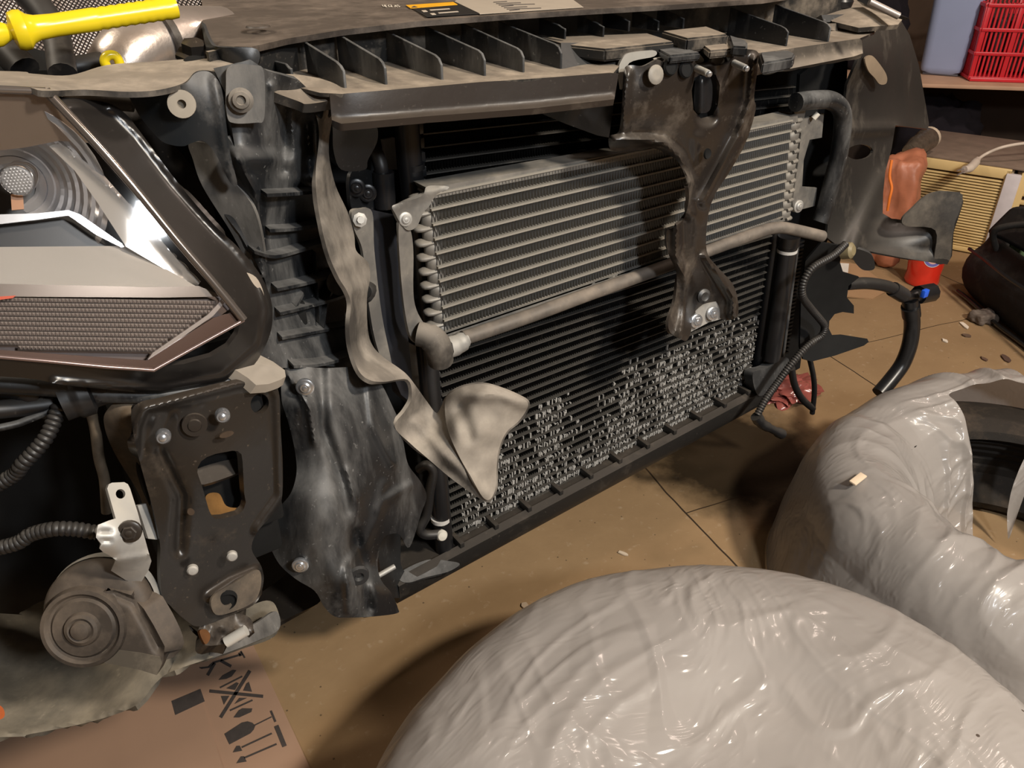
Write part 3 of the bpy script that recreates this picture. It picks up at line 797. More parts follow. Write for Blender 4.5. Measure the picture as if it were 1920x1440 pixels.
# right bag: torn open over its wheel
RC = (1.25, 0.345)
def skip_r(a, s):
    d = math.degrees(a)
    lo, hi = 30 + 10*math.sin(s*9) - 30*max(0, s-.62), 66 - 26*(s-0.55)
    if s > 0.53 and lo < d < hi: return True
    if s > 0.74 and (d < 24 or d > 318): return True
    return False
def rmod_r(a, s, r, z):
    d = math.degrees(a)
    k = max(0, 1 - abs(((d - 100 + 180) % 360) - 180)/55)      # the limb is lower at the left rear
    far = max(0, 1 - abs(d - 42)/48)
    z2 = z*(1 - 0.08*k + 0.20*far)
    k2 = max(0, 1 - abs(((d - 175 + 180) % 360) - 180)/60)
    if s < 0.25: r = r + 0.035*k2*(1 - s*4)
    return r, z2
o = bag_mesh('plastic_bag', RC, [(0.372, 0.003), (0.368, 0.03), (0.360, 0.10), (0.345, 0.17), (0.315, 0.212), (0.275, 0.228), (0.225, 0.222), (0.185, 0.185), (0.15, 0.12), (0.125, 0.06), (0.10, 0.012)],
             'torn white plastic bag over the wheel further right, a dark tyre showing through its gap', seed=7.3, amp=0.009, skip=skip_r, rmod=rmod_r, fold=0.0065, radial=7)
setp(o, None, 'bag')
tyre_m = dusty('worn tyre rubber', (0.012, 0.011, 0.010), (0.10, 0.072, 0.05), 0.30, 0.15, 0.75, bump=0.4, spec=0.25)
prof = [(0.315, 0.015), (0.325, 0.05)]
for i in range(4):
    z = 0.06 + i*0.028
    prof += [(0.327, z), (0.327, z+0.018), (0.319, z+0.020), (0.319, z+0.026)]
prof += [(0.325, 0.172), (0.312, 0.196), (0.28, 0.205), (0.235, 0.200), (0.212, 0.190), (0.206, 0.176)]
inner = [(0.225 + 0.03*math.sin(t*math.pi), 0.172 - 0.13*t) for t in np.linspace(0, 1, 9)]
inner2 = []
for i, (r, z) in enumerate(inner): inner2 += [(r, z), (r-0.004, z-0.003)]
prof += inner2 + [(0.206, 0.030), (0.215, 0.012), (0.27, 0.004), (0.30, 0.006), (0.315, 0.015)]
prof = [(r*0.93, z*0.96 + 0.002) for r, z in prof]
bm = bmesh.new(); lathe_bm(bm, prof, Matrix.Translation((RC[0], RC[1], 0)), 96, caps=False)
t = link('tyre', mesh_from(bm, 'tyre', angle=30), tyre_m); setp(t, 'dark worn tyre lying flat inside the torn plastic bag', 'tyre')
# chip lying on the right bag
p = U(1608, 900, z=0.232)
bm = bmesh.new(); box_bm(bm, (-0.017, -0.006, 0), (0.017, 0.006, 0.004), Matrix.Translation(p) @ Matrix.Rotation(0.1, 4, 'Z') @ Matrix.Rotation(0.1, 4, 'X'), 0.0015)
o = link('wood_chip', mesh_from(bm, 'wood_chip'), plain('pale wood', (0.72, 0.58, 0.42), 0.8)); setp(o, 'pale wood chip lying on the torn white plastic bag', 'chip')

# ================================================================== flattened carton with transport marks
def cb(u, v): return U(u, v, z=0.006)
carton = empty('cardboard_box', cb(430, 1380), 'flattened brown cardboard box with printed handling marks under the car', 'cardboard box')
cardm = plain('carton brown', (0.33, 0.205, 0.135), 0.75, 0, 0.10, 14, bump=0.1)
bm = bmesh.new()
def slab(bm, pts, z0, z1):
    lo = [bm.verts.new((p.x, p.y, z0)) for p in pts]; hi = [bm.verts.new((p.x, p.y, z1)) for p in pts]
    n = len(pts)
    for i in range(n): bm.faces.new((lo[i], lo[(i+1) % n], hi[(i+1) % n], hi[i]))
    bm.faces.new(hi); bm.faces.new(list(reversed(lo)))
    bmesh.ops.recalc_face_normals(bm, faces=bm.faces[:])
slab(bm, [cb(452, 1160), cb(600, 1480), cb(460, 1640), cb(300, 1225)], 0.001, 0.006)
link('printed_flap', mesh_from(bm, 'printed_flap'), cardm, carton)
bm = bmesh.new()
slab(bm, [cb(352, 1228), cb(480, 1640), cb(-420, 1700), cb(-200, 1240)], 0.0065, 0.011)
link('side_panel', mesh_from(bm, 'side_panel'), cardm, carton)
ink = plain('faded black print', (0.045, 0.036, 0.032), 0.8, 0, 0.35, 120)
def zz(p): return p
def mark(name, polys):
    """printed ink as a thin film lying on the carton; coordinates in a 1772 x 1440 enlargement of that corner"""
    bm = bmesh.new()
    for poly in polys:
        pts = [U(280 + x*0.18059, 1180 + y*0.18059, z=0.0066) for x, y in poly]
        vs = [bm.verts.new((p.x, p.y, 0.0066 + 0.0)) for p in pts]
        f = bm.faces.new(vs)
        if f.normal.z < 0: pass
    bm.normal_update()
    for f in bm.faces:
        if f.normal.z < 0: f.normal_flip()
    geo = bmesh.ops.extrude_face_region(bm, geom=bm.faces[:])
    for v in [g for g in geo['geom'] if isinstance(g, bmesh.types.BMVert)]: v.co.z += 0.0003
    bmesh.ops.recalc_face_normals(bm, faces=bm.faces[:])
    return link(name, mesh_from(bm, name, smooth=False), ink, carton)
def bar(a, b, w):
    a = Vector(a); b = Vector(b); d = (b-a).normalized(); n = Vector((-d.y, d.x))*w/2
    return [tuple(a+n), tuple(b+n), tuple(b-n), tuple(a-n)]
mark('hook_mark', [bar((670, 345), (950, 262), 20), bar((950, 225), (992, 295), 16), bar((930, 265), (965, 250), 40), bar((740, 325), (850, 385), 30), bar((680, 350), (605, 478), 30),
                   bar((670, 345), (620, 392), 24), bar((622, 392), (540, 402), 18), bar((545, 405), (522, 396), 12)])
mark('no_stacking_mark', [bar((1045, 430), (740, 915), 34), bar((625, 640), (1182, 696), 32),
                   [(720, 525), (760, 478), (868, 420), (905, 425), (855, 490), (800, 515)], bar((735, 605), (965, 488), 16),
                   [(800, 612), (905, 550), (930, 560), (890, 630)], [(1010, 560), (1035, 545), (1066, 648), (975, 636)],
                   [(745, 692), (832, 690), (775, 782)], [(885, 775), (935, 712), (1015, 712)], bar((838, 842), (1072, 735), 17),
                   [(875, 915), (930, 840), (965, 820), (1070, 822), (1060, 858), (935, 915)]])
mark('fragile_mark', [[(780, 1085), (960, 968), (1020, 955), (1070, 970), (1100, 1000), (1085, 1040), (1050, 1080), (832, 1195)], bar((1095, 995), (1270, 908), 12), bar((1262, 845), (1310, 960), 22)])
mark('this_way_up_mark', [bar((960, 1225), (1272, 1080), 17), [(868, 1278), (905, 1210), (940, 1208), (965, 1260)], bar((985, 1335), (1322, 1190), 18), [(905, 1390), (950, 1320), (985, 1318), (1010, 1372)], bar((1318, 1000), (1405, 1215), 48)])
def mark2():
    bm = bmesh.new(); pts = [U(280 + x*0.18059, 1180 + y*0.18059, z=0.0116) for x, y in ((228, 742), (530, 615), (575, 745), (268, 888))]
    slab(bm, pts, 0.0111, 0.0114); link('black_square_mark', mesh_from(bm, 'black_square_mark', smooth=False), ink, carton)
mark2()
# ================================================================== the car's opened front end
CAR = empty('car', (0.62, 0.95, 0.0), 'car with its front bumper removed, radiators, headlight and latch support laid bare', 'car')
def V3(x, y, z): return Vector((x, y, z))
def quad_point(c, s, t, y):
    """s across, t down, on the plane y: corners TL, TR, BR, BL in view coordinates"""
    P = [U(u, v, y=y) for u, v in c]
    return P[0].lerp(P[1], s).lerp(P[3].lerp(P[2], s), t)

# ------------------------------------------------------------------ condenser with its fins
def dusty_core(name, base, line, mud=False):
    m, nt, b = M_(name)
    g, mp = coords(nt, (1, 1, 1))
    n1 = N(nt, 'ShaderNodeTexNoise'); n1.inputs['Scale'].default_value = 9; n1.inputs['Detail'].default_value = 8
    nt.links.new(g.outputs['Position'], n1.inputs['Vector'])
    n2 = N(nt, 'ShaderNodeTexNoise'); n2.inputs['Scale'].default_value = 1.0; n2.inputs['Detail'].default_value = 3
    mp2 = N(nt, 'ShaderNodeMapping'); mp2.inputs['Scale'].default_value = (260, 260, 75); nt.links.new(g.outputs['Position'], mp2.inputs['Vector']); nt.links.new(mp2.outputs[0], n2.inputs['Vector'])
    sp = ramp(nt, n2.outputs['Fac'], 0.60, 0.70)
    f = math_(nt, 'MULTIPLY', sp.outputs[0], math_(nt, 'MULTIPLY', n1.outputs['Fac'], 0.5))
    c = mixc(nt, f, base, line)
    if mud:   # dried mud thrown up over the lower fins
        sx = N(nt, 'ShaderNodeSeparateXYZ'); nt.links.new(g.outputs['Position'], sx.inputs[0])
        big = N(nt, 'ShaderNodeTexNoise'); big.inputs['Scale'].default_value = 7; big.inputs['Detail'].default_value = 3; nt.links.new(g.outputs['Position'], big.inputs['Vector'])
        zz = math_(nt, 'ADD', sx.outputs[2], math_(nt, 'MULTIPLY', math_(nt, 'SUBTRACT', big.outputs['Fac'], 0.5), -0.22))
        zz = math_(nt, 'SUBTRACT', zz, math_(nt, 'MULTIPLY', math_(nt, 'SUBTRACT', sx.outputs[0], 0.6), 0.16))
        low = N(nt, 'ShaderNodeMapRange'); low.inputs['From Min'].default_value = 0.44; low.inputs['From Max'].default_value = 0.21
        low.inputs['To Min'].default_value = 0.0; low.inputs['To Max'].default_value = 1.0; nt.links.new(zz, low.inputs['Value'])
        th = math_(nt, 'SUBTRACT', 0.74, math_(nt, 'MULTIPLY', low.outputs[0], 0.42))
        cell = N(nt, 'ShaderNodeTexNoise'); cell.inputs['Scale'].default_value = 1.0; cell.inputs['Detail'].default_value = 2
        mp3 = N(nt, 'ShaderNodeMapping'); mp3.inputs['Scale'].default_value = (170, 170, 55); nt.links.new(g.outputs['Position'], mp3.inputs['Vector']); nt.links.new(mp3.outputs[0], cell.inputs['Vector'])
        mudf = math_(nt, 'GREATER_THAN', cell.outputs['Fac'], th)
        c = mixc(nt, math_(nt, 'MULTIPLY', mudf, 0.9), c, (0.60, 0.585, 0.56))
    nt.links.new(c, b.inputs['Base Color']); b.inputs['Roughness'].default_value = 0.5; b.inputs['Specular IOR Level'].default_value = 0.4
    return m
def core(prefix, c, y, depth, rows, nz, tube_h, mat_tube, mat_fin, parent, setback=0.003, round_ends=0.0, fin_bulge=0.0):
    """flat tubes with zig-zag fins between them"""
    bt, bf = bmesh.new(), bmesh.new()
    for r in range(rows+1):
        t = r/rows
        a, b2 = quad_point(c, -round_ends, t, y), quad_point(c, 1+round_ends, t, y)
        prof = [(0, 0.42), (0.25, 0.5), (0.75, 0.5), (1, 0.42), (1, -0.42), (0.75, -0.5), (0.25, -0.5), (0, -0.42)]
        nn = 12; rings = []
        for k in range(nn+1):
            p = a.lerp(b2, k/nn)
            rings.append([bt.verts.new((p.x, p.y + d*depth - (0.0006 if 0 < i < 7 and False else 0), p.z + h*tube_h)) for i, (d, h) in enumerate(prof)])
        for q, w in zip(rings, rings[1:]):
            for k in range(8): bt.faces.new((q[k], q[(k+1) % 8], w[(k+1) % 8], w[k]))
        bt.faces.new(list(reversed(rings[0]))); bt.faces.new(rings[-1])
        if r < rows:
            t1 = (r+1)/rows; prev = None
            for k in range(nz+1):
                s = k/nz; up = k % 2
                pt = quad_point(c, s, t + (t1-t)*(0.12 if up else 0.88), y)
                f = bf.verts.new((pt.x, pt.y+setback, pt.z)); bk = bf.verts.new((pt.x, pt.y+depth-0.002, pt.z))
                if prev: bf.faces.new((prev[0], f, bk, prev[1]))
                prev = (f, bk)
    bmesh.ops.recalc_face_normals(bt, faces=bt.faces[:])
    o1 = link(prefix + '_tubes', mesh_from(bt, prefix + '_tubes', angle=40), mat_tube, parent)
    o2 = link(prefix + '_fins', mesh_from(bf, prefix + '_fins', smooth=False), mat_fin, parent)
    return o1, o2
CQ = [(792, 226), (1492, 163), (1402, 742), (850, 1026)]
cond_tube_m = dusty_core('condenser tubes', (0.060, 0.056, 0.050), (0.24, 0.21, 0.18))
cond_fin_m = dusty_core('condenser fins', (0.022, 0.022, 0.0225), (0.24, 0.22, 0.19))
cond = box('condenser', (0.425, 0.792, 0.235), (1.05, 0.80, 0.80), MAT['blackmatte'], CAR, 'black finned condenser caked with mud along its bottom', bevel=0.002)
core('core', CQ, 0.757, 0.020, 42, 330, 0.0017, cond_tube_m, cond_fin_m, cond)
# dried mud clogging the lower fins: little crusts between the tubes
mudm = plain('dried grey mud', (0.36, 0.35, 0.33), .95, 0, .25, 300, .1)
bm = bmesh.new(); rows_ = 42; rng = random.Random(5)
for r in range(rows_):
    s_ = 0.0
    while s_ < 1.0:
        w_ = rng.uniform(.0020, .0046); t_ = (r + .5)/rows_
        nb = noise.noise(Vector((s_*5.0, t_*3.0, 1.7)))
        dens = (t_ - (.74 - .15*s_) + nb*.16)*2.1
        dens += .55*max(0, noise.noise(Vector((s_*9.0, t_*2.0, 8.0))))*(t_ > .68)
        if t_ > .95: dens += .35
        if rng.random() < dens and not (s_ < .03):
            lo_t, hi_t = sorted((rng.uniform(0, .45), rng.uniform(.55, 1.0)))
            a = quad_point(CQ, s_, (r + lo_t)/rows_, .757); b_ = quad_point(CQ, min(s_ + w_*rng.uniform(.4, 1.0), 1), (r + hi_t)/rows_, .757)
            yy = .7572 + rng.uniform(0, .0022)
            z1, z0 = a.z - .0009, b_.z + .0009
            if z1 > z0:
                v = [bm.verts.new(p) for p in ((a.x, yy, z0), (b_.x, yy, z0 + rng.uniform(0, .001)), (b_.x, yy, z1), (a.x, yy, z1 - rng.uniform(0, .001)),
                                               (a.x, yy+.006, z0), (b_.x, yy+.006, z0), (b_.x, yy+.006, z1), (a.x, yy+.006, z1))]
                for f in ((0, 1, 2, 3), (3, 2, 6, 7), (1, 0, 4, 5), (0, 3, 7, 4), (2, 1, 5, 6)): bm.faces.new([v[i] for i in f])
        s_ += w_
mudo = link('mud_crust', mesh_from(bm, 'mud_crust', smooth=False), mudm, cond, 'grey dried mud in the lower fins'); mudo['kind'] = 'stuff'
# header tanks
a, b2 = U(762, 224, y=0.752), U(835, 1046, y=0.752)
tube('header_tank', [a, b2], 0.0128, MAT['black'], cond, 'glossy black header tube at the left of the fins', smooth=1, seg=20)
for (u, v) in ((786, 310), (818, 967)):
    k = 0
    p = U(772, 306, y=0.752) if v < 500 else U(826, 968, y=0.752); d = (b2-a).normalized()
    tube('clip_band', [p, p+d*0.006], 0.0136, plain('pale clip', (0.55, 0.53, 0.5), 0.6) if v > 500 else MAT['black'], cond, smooth=1, seg=20)
# crimp lugs beside the top rows
bm = bmesh.new()
for k in range(6):
    t = k/6.0*0.15 + 0.012
    p = quad_point(CQ, -0.012, t, 0.7535); box_bm(bm, (p.x-0.005, p.y-0.004, p.z-0.006), (p.x+0.006, p.y+0.008, p.z+0.005), None, 0.001)
for k in range(38):
    t = 0.16 + k*0.0222
    p = quad_point(CQ, -0.012, t, 0.7545); box_bm(bm, (p.x-0.004, p.y-0.002, p.z-0.004), (p.x+0.006, p.y+0.008, p.z+0.004), None, 0.001)
link('crimp_lugs', mesh_from(bm, 'crimp_lugs'), MAT['module'], cond)
# right header with receiver bottle
a, b2 = U(1490, 190, y=0.765), U(1412, 745, y=0.765)
tube('header_tank', [a, b2], 0.0115, MAT['black'], cond, smooth=1, seg=16)
a, b2 = U(1478, 455, y=0.742), U(1446, 672, y=0.742)
d = (b2-a).normalized()
rec = tube('receiver_bottle', [a, b2], 0.0155, MAT['black'], cond, 'tall black receiver bottle', smooth=1, seg=20)
tube('cap', [a - d*0.012, a + d*0.004], 0.0175, MAT['black'], cond, smooth=1, seg=20)
tube('cap_ring', [a + d*0.010, a + d*0.015], 0.0160, plain('white ring', (0.55, 0.53, 0.5), 0.5), cond, 'white ring under the cap', smooth=1, seg=20)
a2, b22 = U(1497, 450, y=0.735), U(1468, 668, y=0.735)
tube('receiver_line', [a2, b22], 0.0028, MAT['module'], cond, smooth=1)
bm = bmesh.new()
for k in range(30):
    p = U(1500 - 1.0*k, 455 + 7.2*k, y=0.772); box_bm(bm, (p.x-0.004, p.y, p.z-0.002), (p.x+0.012, p.y+0.012, p.z+0.0015), None, 0)
link('fin_stack', mesh_from(bm, 'fin_stack', smooth=False), cond_fin_m, cond)

# ------------------------------------------------------------------ radiator and fan shroud behind
rad = box('radiator', (0.30, 0.806, 0.215), (1.17, 0.85, 0.815), MAT['blackmatte'], CAR, bevel=0.004)
box('fan_shroud', (0.26, 0.856, 0.23), (1.22, 0.95, 0.83), MAT['blackmatte'], rad, bevel=0.01)
# side tank with plastic ribs, seen left of the header tube
sp = [(742, 232), (768, 230), (772, 380), (700, 385), (690, 240)]
sheet('side_tank', sp, [(742, 232, .800), (772, 380, .795), (690, 240, .792)], MAT['module_dark'], rad, thick=0.02, smooth=False, res=14)
alm = dusty('bright alloy', (0.50, 0.50, 0.49), (0.3, 0.27, 0.24), 0.2, 0.3, 0.35, metal=0.5, bump=0.05)
sheet('tank_end', [(718, 262), (740, 258), (745, 318), (728, 318)], [(718, 262, .786), (740, 258, .786), (745, 318, .784), (728, 318, .784)], alm, rad, 'bare alloy tank end', thick=0.006, smooth=False, res=8)
sheet('tank_end', [(762, 640), (782, 650), (790, 800), (772, 790)], [(762, 640, .786), (782, 650, .786), (790, 800, .784), (772, 790, .784)], alm, rad, thick=0.006, smooth=False, res=9,
      ridges=[([(770, 660+k*22), (786, 660+k*22)], 6, 0.003) for k in range(7)])
tube('vent_hose', [U(700, 282, y=.765), U(708, 292, y=.755), U(714, 312, y=.75), U(716, 330, y=.75)], 0.0075, MAT['hose'], rad)
tube('filler_neck', [U(718, 322, y=.75), U(722, 388, y=.75)], 0.0115, MAT['black'], rad)
sheet('hinge_plate', [(660, 322), (690, 318), (735, 340), (735, 390), (668, 400), (655, 360)], [(660, 322, .74), (735, 340, .765), (668, 400, .74)], MAT['module_dark'], rad, thick=0.004, res=8)
for q in ((668, 352, .738), (689, 362, .742)): bolt(U(q[0], q[1], y=q[2]), (-0.3, -1, 0.1), 0.006, MAT['black'], rad, hexa=False)

# ------------------------------------------------------------------ oil cooler
OQ = [(806, 366), (1487, 226), (1468, 410), (836, 626)]
oc_tube = dusty_core('cooler tubes', (0.27, 0.25, 0.215), (0.38, 0.33, 0.27))
oc_fin = dusty_core('cooler fins', (0.30, 0.30, 0.295), (0.42, 0.38, 0.33))
cooler = sheet('oil_cooler', [(800, 352), (830, 348), (1215, 278), (1495, 215), (1497, 228), (1215, 291), (815, 372)],
               [(800, 352, .705), (1495, 215, .705), (815, 372, .705), (1497, 228, .705)], MAT['silver_dust'], CAR, 'grey aluminium oil cooler of stacked flat tubes', thick=0.028, smooth=False, res=14)
core('cooler', OQ, 0.703, 0.026, 10, 270, 0.0025, oc_tube, oc_fin, cooler, setback=0.0015, round_ends=0.0)
# stacked cups closing the tube ends, left and right, each tube ending in a blunt nose
for side in (0, 1):
    bm = bmesh.new(); e = float(side); sgn = -1 if side == 0 else 1
    for r in range(11):
        p = quad_point(OQ, e, r/10, 0.715) + Vector((sgn*(.010 if side == 0 else .004), 0, 0))
        nose = .014 if side == 0 else .011
        lathe_bm(bm, [(.0050, -.004), (.0050, nose*.5), (.0040, nose*.85), (.0018, nose)], axis_matrix(p, (sgn, 0, 0)), 14, sx=1.7, sy=.8)
        if r < 10:
            q = quad_point(OQ, e, (r+.5)/10, .715); q2 = quad_point(OQ, e, (r+1)/10, .715); h = abs(q.z-q2.z)
            lathe_bm(bm, [(.0058, -h*.98), (.0088, -h*.62), (.0088, h*.62), (.0058, h*.98)], axis_matrix(q + Vector((sgn*.003, 0, 0)), (0, 0, 1)), 18, sx=1.0 if side == 0 else .7, sy=1.25)
    link('tube_ends', mesh_from(bm, 'tube_ends', angle=50), MAT['silver_dust'], cooler)
sheet('bottom_plate', [(822, 630), (836, 622), (1325, 455), (1470, 406), (1472, 414), (1325, 463), (830, 636)],
      [(822, 630, .703), (1470, 410, .703), (836, 624, .703)], MAT['silver_dust'], cooler, thick=0.026, smooth=False, res=14)
# mounting ear and strip at the left
sheet('mounting_ear', [(735, 388), (745, 382), (790, 368), (800, 350), (825, 348), (842, 352), (815, 370), (806, 385), (793, 400), (782, 424), (766, 432), (752, 420), (742, 402)],
      [(735, 388, .690), (800, 350, .705), (842, 352, .705), (766, 432, .690), (793, 400, .698)], MAT['silver_dust'], cooler, thick=0.004, res=6, ridges=[([(745, 388), (800, 362), (840, 352)], 9, .004)])
sheet('side_strip', [(748, 420), (768, 428), (775, 470), (776, 560), (792, 602), (812, 620), (800, 645), (775, 640), (762, 600), (752, 520)],
      [(748, 420, .690), (768, 428, .694), (776, 560, .697), (762, 600, .690), (812, 620, .700), (775, 640, .692)], MAT['silver_dust'], cooler, thick=0.004, res=7, ridges=[([(752, 430), (758, 520), (766, 600)], 6, .003)])
bolt(U(760, 411, y=.690), (-0.1, -1, 0.15), 0.0046, MAT['zinc_dust'], cooler, hexa=False)
# pipe with its union at the left and the run along the bottom
pp = [(868, 634), (900, 624), (1000, 590), (1100, 553), (1200, 517), (1290, 484), (1380, 451), (1430, 433), (1450, 428), (1470, 427), (1500, 433), (1542, 443)]
tube('return_pipe', [U(u, v, y=.690 if u < 1440 else .690 - (u-1440)*0.0002) for u, v in pp], 0.0085, dusty('dusty alloy pipe', (0.10, 0.09, 0.08), (0.24, 0.20, 0.16), 0.6, 0.4, 0.45, metal=0.3, bump=0.1), cooler, 'dusty pipe running under the cooler', seg=16)
un = [U(784, 626, y=.690), U(800, 630, y=.684), U(815, 640, y=.680), U(822, 655, y=.680), U(826, 676, y=.684)]
tube('pipe_union', un, [0.0135]*6 + [0.0150]*6 + [0.0155]*6 + [0.0145]*20, MAT['rubber'], cooler, seg=18)
tube('union_nut', [U(838, 652, y=.684), U(856, 646, y=.686), U(872, 636, y=.689)], [0.0125]*5+[0.0115]*4+[0.0095]*5, MAT['zinc_dust'], cooler, seg=8)
# upper pipe and bracket at the right end
u2 = [(1492, 192), (1510, 189), (1535, 187), (1556, 188), (1572, 198), (1580, 216), (1579, 250), (1572, 295), (1563, 330), (1553, 368), (1545, 398), (1538, 416)]
tube('feed_pipe', [U(u, v, y=.700) for u, v in u2], 0.0125, MAT['module'], cooler, 'dark pipe bent like a handle at the cooler right end', seg=18)
bolt_y = .695
sheet('end_bracket', [(1486, 184), (1512, 178), (1512, 200), (1508, 222), (1545, 213), (1541, 258), (1518, 262), (1507, 300), (1504, 350), (1532, 352), (1528, 386), (1505, 392), (1490, 398), (1486, 380), (1497, 300), (1502, 250), (1490, 215)],
      [(1486, 184, .712), (1512, 178, .712), (1545, 213, .715), (1504, 350, .712), (1490, 398, .708), (1528, 386, .715)], MAT['silver_dust'], cooler, thick=0.004, smooth=False, res=6)
bolt(U(1497, 387, y=.707), (-0.1, -1, 0.1), 0.006, MAT['zinc_dust'], cooler, hexa=False)
tube('bleed_tip', [U(1525, 222, y=.708), U(1534, 212, y=.705)], 0.004, plain('pale tip', (0.6, 0.57, 0.5), .6), cooler, smooth=1)
# upright channel left of the cooler
sheet('upright_channel', [(690, 392), (738, 402), (750, 500), (762, 600), (772, 700), (776, 760), (752, 740), (735, 700), (716, 600), (700, 490)],
      [(690, 392, .715), (738, 402, .735), (762, 600, .735), (716, 600, .715), (776, 760, .735), (735, 700, .715)], plain('blue black steel', (0.018, 0.020, 0.026), 0.4, 0.2, 0.2, 20), CAR, thick=0.012, smooth=False, res=9,
      ridges=[([(705, 395), (733, 600), (755, 720)], 10, .006)])
sheet('channel_flange', [(660, 398), (676, 392), (698, 398), (702, 470), (716, 590), (738, 700), (728, 706), (704, 640), (690, 560), (680, 470), (664, 430)],
      [(660, 398, .705), (698, 398, .712), (680, 470, .708), (738, 700, .712), (690, 560, .708)], MAT['silver_dust'], CAR, thick=0.004, res=7)
lathe('washer', [(0.002, 0), (0.0072, 0), (0.0072, 0.002), (0.0040, 0.003), (0.0036, 0.005), (0.002, 0.005)], U(674, 412, y=.704), (-0.15, -1, 0.25), MAT['zinc_dust'], CAR, seg=8)

# ------------------------------------------------------------------ lower cross member
cm = dusty('dirty cross member', (0.014, 0.013, 0.012), (0.13, 0.105, 0.08), 0.25, 0.25, 0.5)
x0, x1 = U(742, 1110, y=.74), U(1440, 735, y=.74)
def along(s, dy, dz):
    p = x0.lerp(x1, s); return Vector((p.x, p.y+dy, p.z+dz))
def bar_prof(bm, prof, s0, s1, n=14):
    rings = []
    for k in range(n+1):
        s = s0+(s1-s0)*k/n; rings.append([bm.verts.new(along(s, dy, dz)) for dy, dz in prof])
    m = len(prof)
    for a, b in zip(rings, rings[1:]):
        for k in range(m): bm.faces.new((a[k], a[(k+1) % m], b[(k+1) % m], b[k]))
    bm.faces.new(list(reversed(rings[0]))); bm.faces.new(rings[-1])
    bmesh.ops.recalc_face_normals(bm, faces=bm.faces[:])
bm = bmesh.new()
bar_prof(bm, [(-0.012, 0.0), (-0.012, 0.020), (0.0, 0.024), (0.006, 0.018), (0.10, 0.012), (0.10, -0.02), (0.0, -0.022), (-0.008, -0.012)], 0.0, 1.0)
cross = link('cross_member', mesh_from(bm, 'cross_member'), cm, CAR, 'dark cross member under the condenser')
for k in range(11):
    bm = bmesh.new(); s = 0.14 + k*0.078; p = along(s, 0.0, 0.0)
    box_bm(bm, (p.x-0.0035, p.y-0.006, p.z+0.015), (p.x+0.0035, p.y+0.03, p.z+0.030), None, 0.001)
    link('rib', mesh_from(bm, 'rib'), cm, cross)
sheet('cup', [(752, 1072), (800, 1050), (842, 1052), (862, 1058), (840, 1072), (800, 1082), (768, 1092), (750, 1088)], [(752, 1072, .222), (842, 1052, .222), (800, 1082, .216), (862, 1058, .222)], MAT['module'], cross, 'dusty tray at the left end', plane='z', thick=0.004, res=8)
tube('drain_hose', [U(786, 880, y=.76), U(800, 872, y=.75), U(812, 885, y=.745), U(806, 920, y=.745), U(800, 965, y=.745), U(788, 990, y=.745), U(796, 1002, y=.742), U(818, 1002, y=.738), U(828, 1000, y=.736)], 0.0065, MAT['hose'], cross)
lathe('hose_cap', [(0.007, 0), (0.008, 0.006), (0.006, 0.010), (0.001, 0.011)], U(826, 1001, y=.738), (-0.2, -1, 0.3), plain('pale cap', (0.6, 0.57, 0.5), .6), cross)
tube('bracket_rod', [U(700, 1085, y=.70), U(740, 1062, y=.70)], 0.0035, MAT['zinc_dust'], cross, smooth=1)
sheet('leg', [(708, 1010), (748, 995), (752, 1060), (770, 1085), (752, 1120), (722, 1110), (712, 1060)], [(708, 1010, .72), (748, 995, .75), (752, 1120, .73), (722, 1110, .715)], MAT['module_dark'], cross, thick=0.012, res=9)
# ------------------------------------------------------------------ upper panel: shelf, webs and lip
def shelf_z(q):
    q = np.asarray(q, float); return 0.866 - (q[:, 0]-620)*1.7e-5
upper = sheet('radiator_support', [(470, 100), (600, 60), (780, 34), (1100, 8), (1430, -10), (1640, -10), (1640, 60), (1612, 72), (1420, 100), (1402, 92), (1330, 94), (1190, 96), (1166, 118), (1150, 137), (1005, 147), (900, 154), (800, 163), (640, 176), (600, 174), (560, 164), (500, 140)], shelf_z,
              MAT['shelf'], CAR, 'dust covered black upper panel with standing webs', thick=0.003, smooth=False, plane='z', res=16)
lip_m = dusty('brown black lip', (0.020, 0.0155, 0.0135), (0.17, 0.135, 0.10), 0.10, 0.30, 0.34, spots=.08)
sheet('front_lip', [(618, 176), (640, 176), (800, 163), (900, 154), (1005, 147), (1148, 137), (1160, 138), (1152, 186), (1000, 203), (800, 218), (640, 232), (622, 225)],
      [(618, 176, .645), (640, 176, .640), (900, 154, .636), (1148, 137, .620), (1152, 186, .618), (900, 210, .633), (640, 232, .637)], lip_m, upper, 'brown front lip', thick=0.006, res=5, smooth=False,
      ridges=[([(620, 230), (640, 234), (800, 220), (1000, 204), (1155, 187)], 9, .009)])
sheet('front_lip', [(1408, 102), (1420, 100), (1612, 72), (1616, 76), (1618, 100), (1600, 106), (1418, 141), (1405, 138)],
      [(1408, 104, .638), (1612, 70, .655), (1618, 100, .652), (1418, 141, .635)], MAT['shelf'], upper, thick=0.006, res=8, smooth=False,
      ridges=[([(1410, 139), (1618, 101)], 6, .008)])
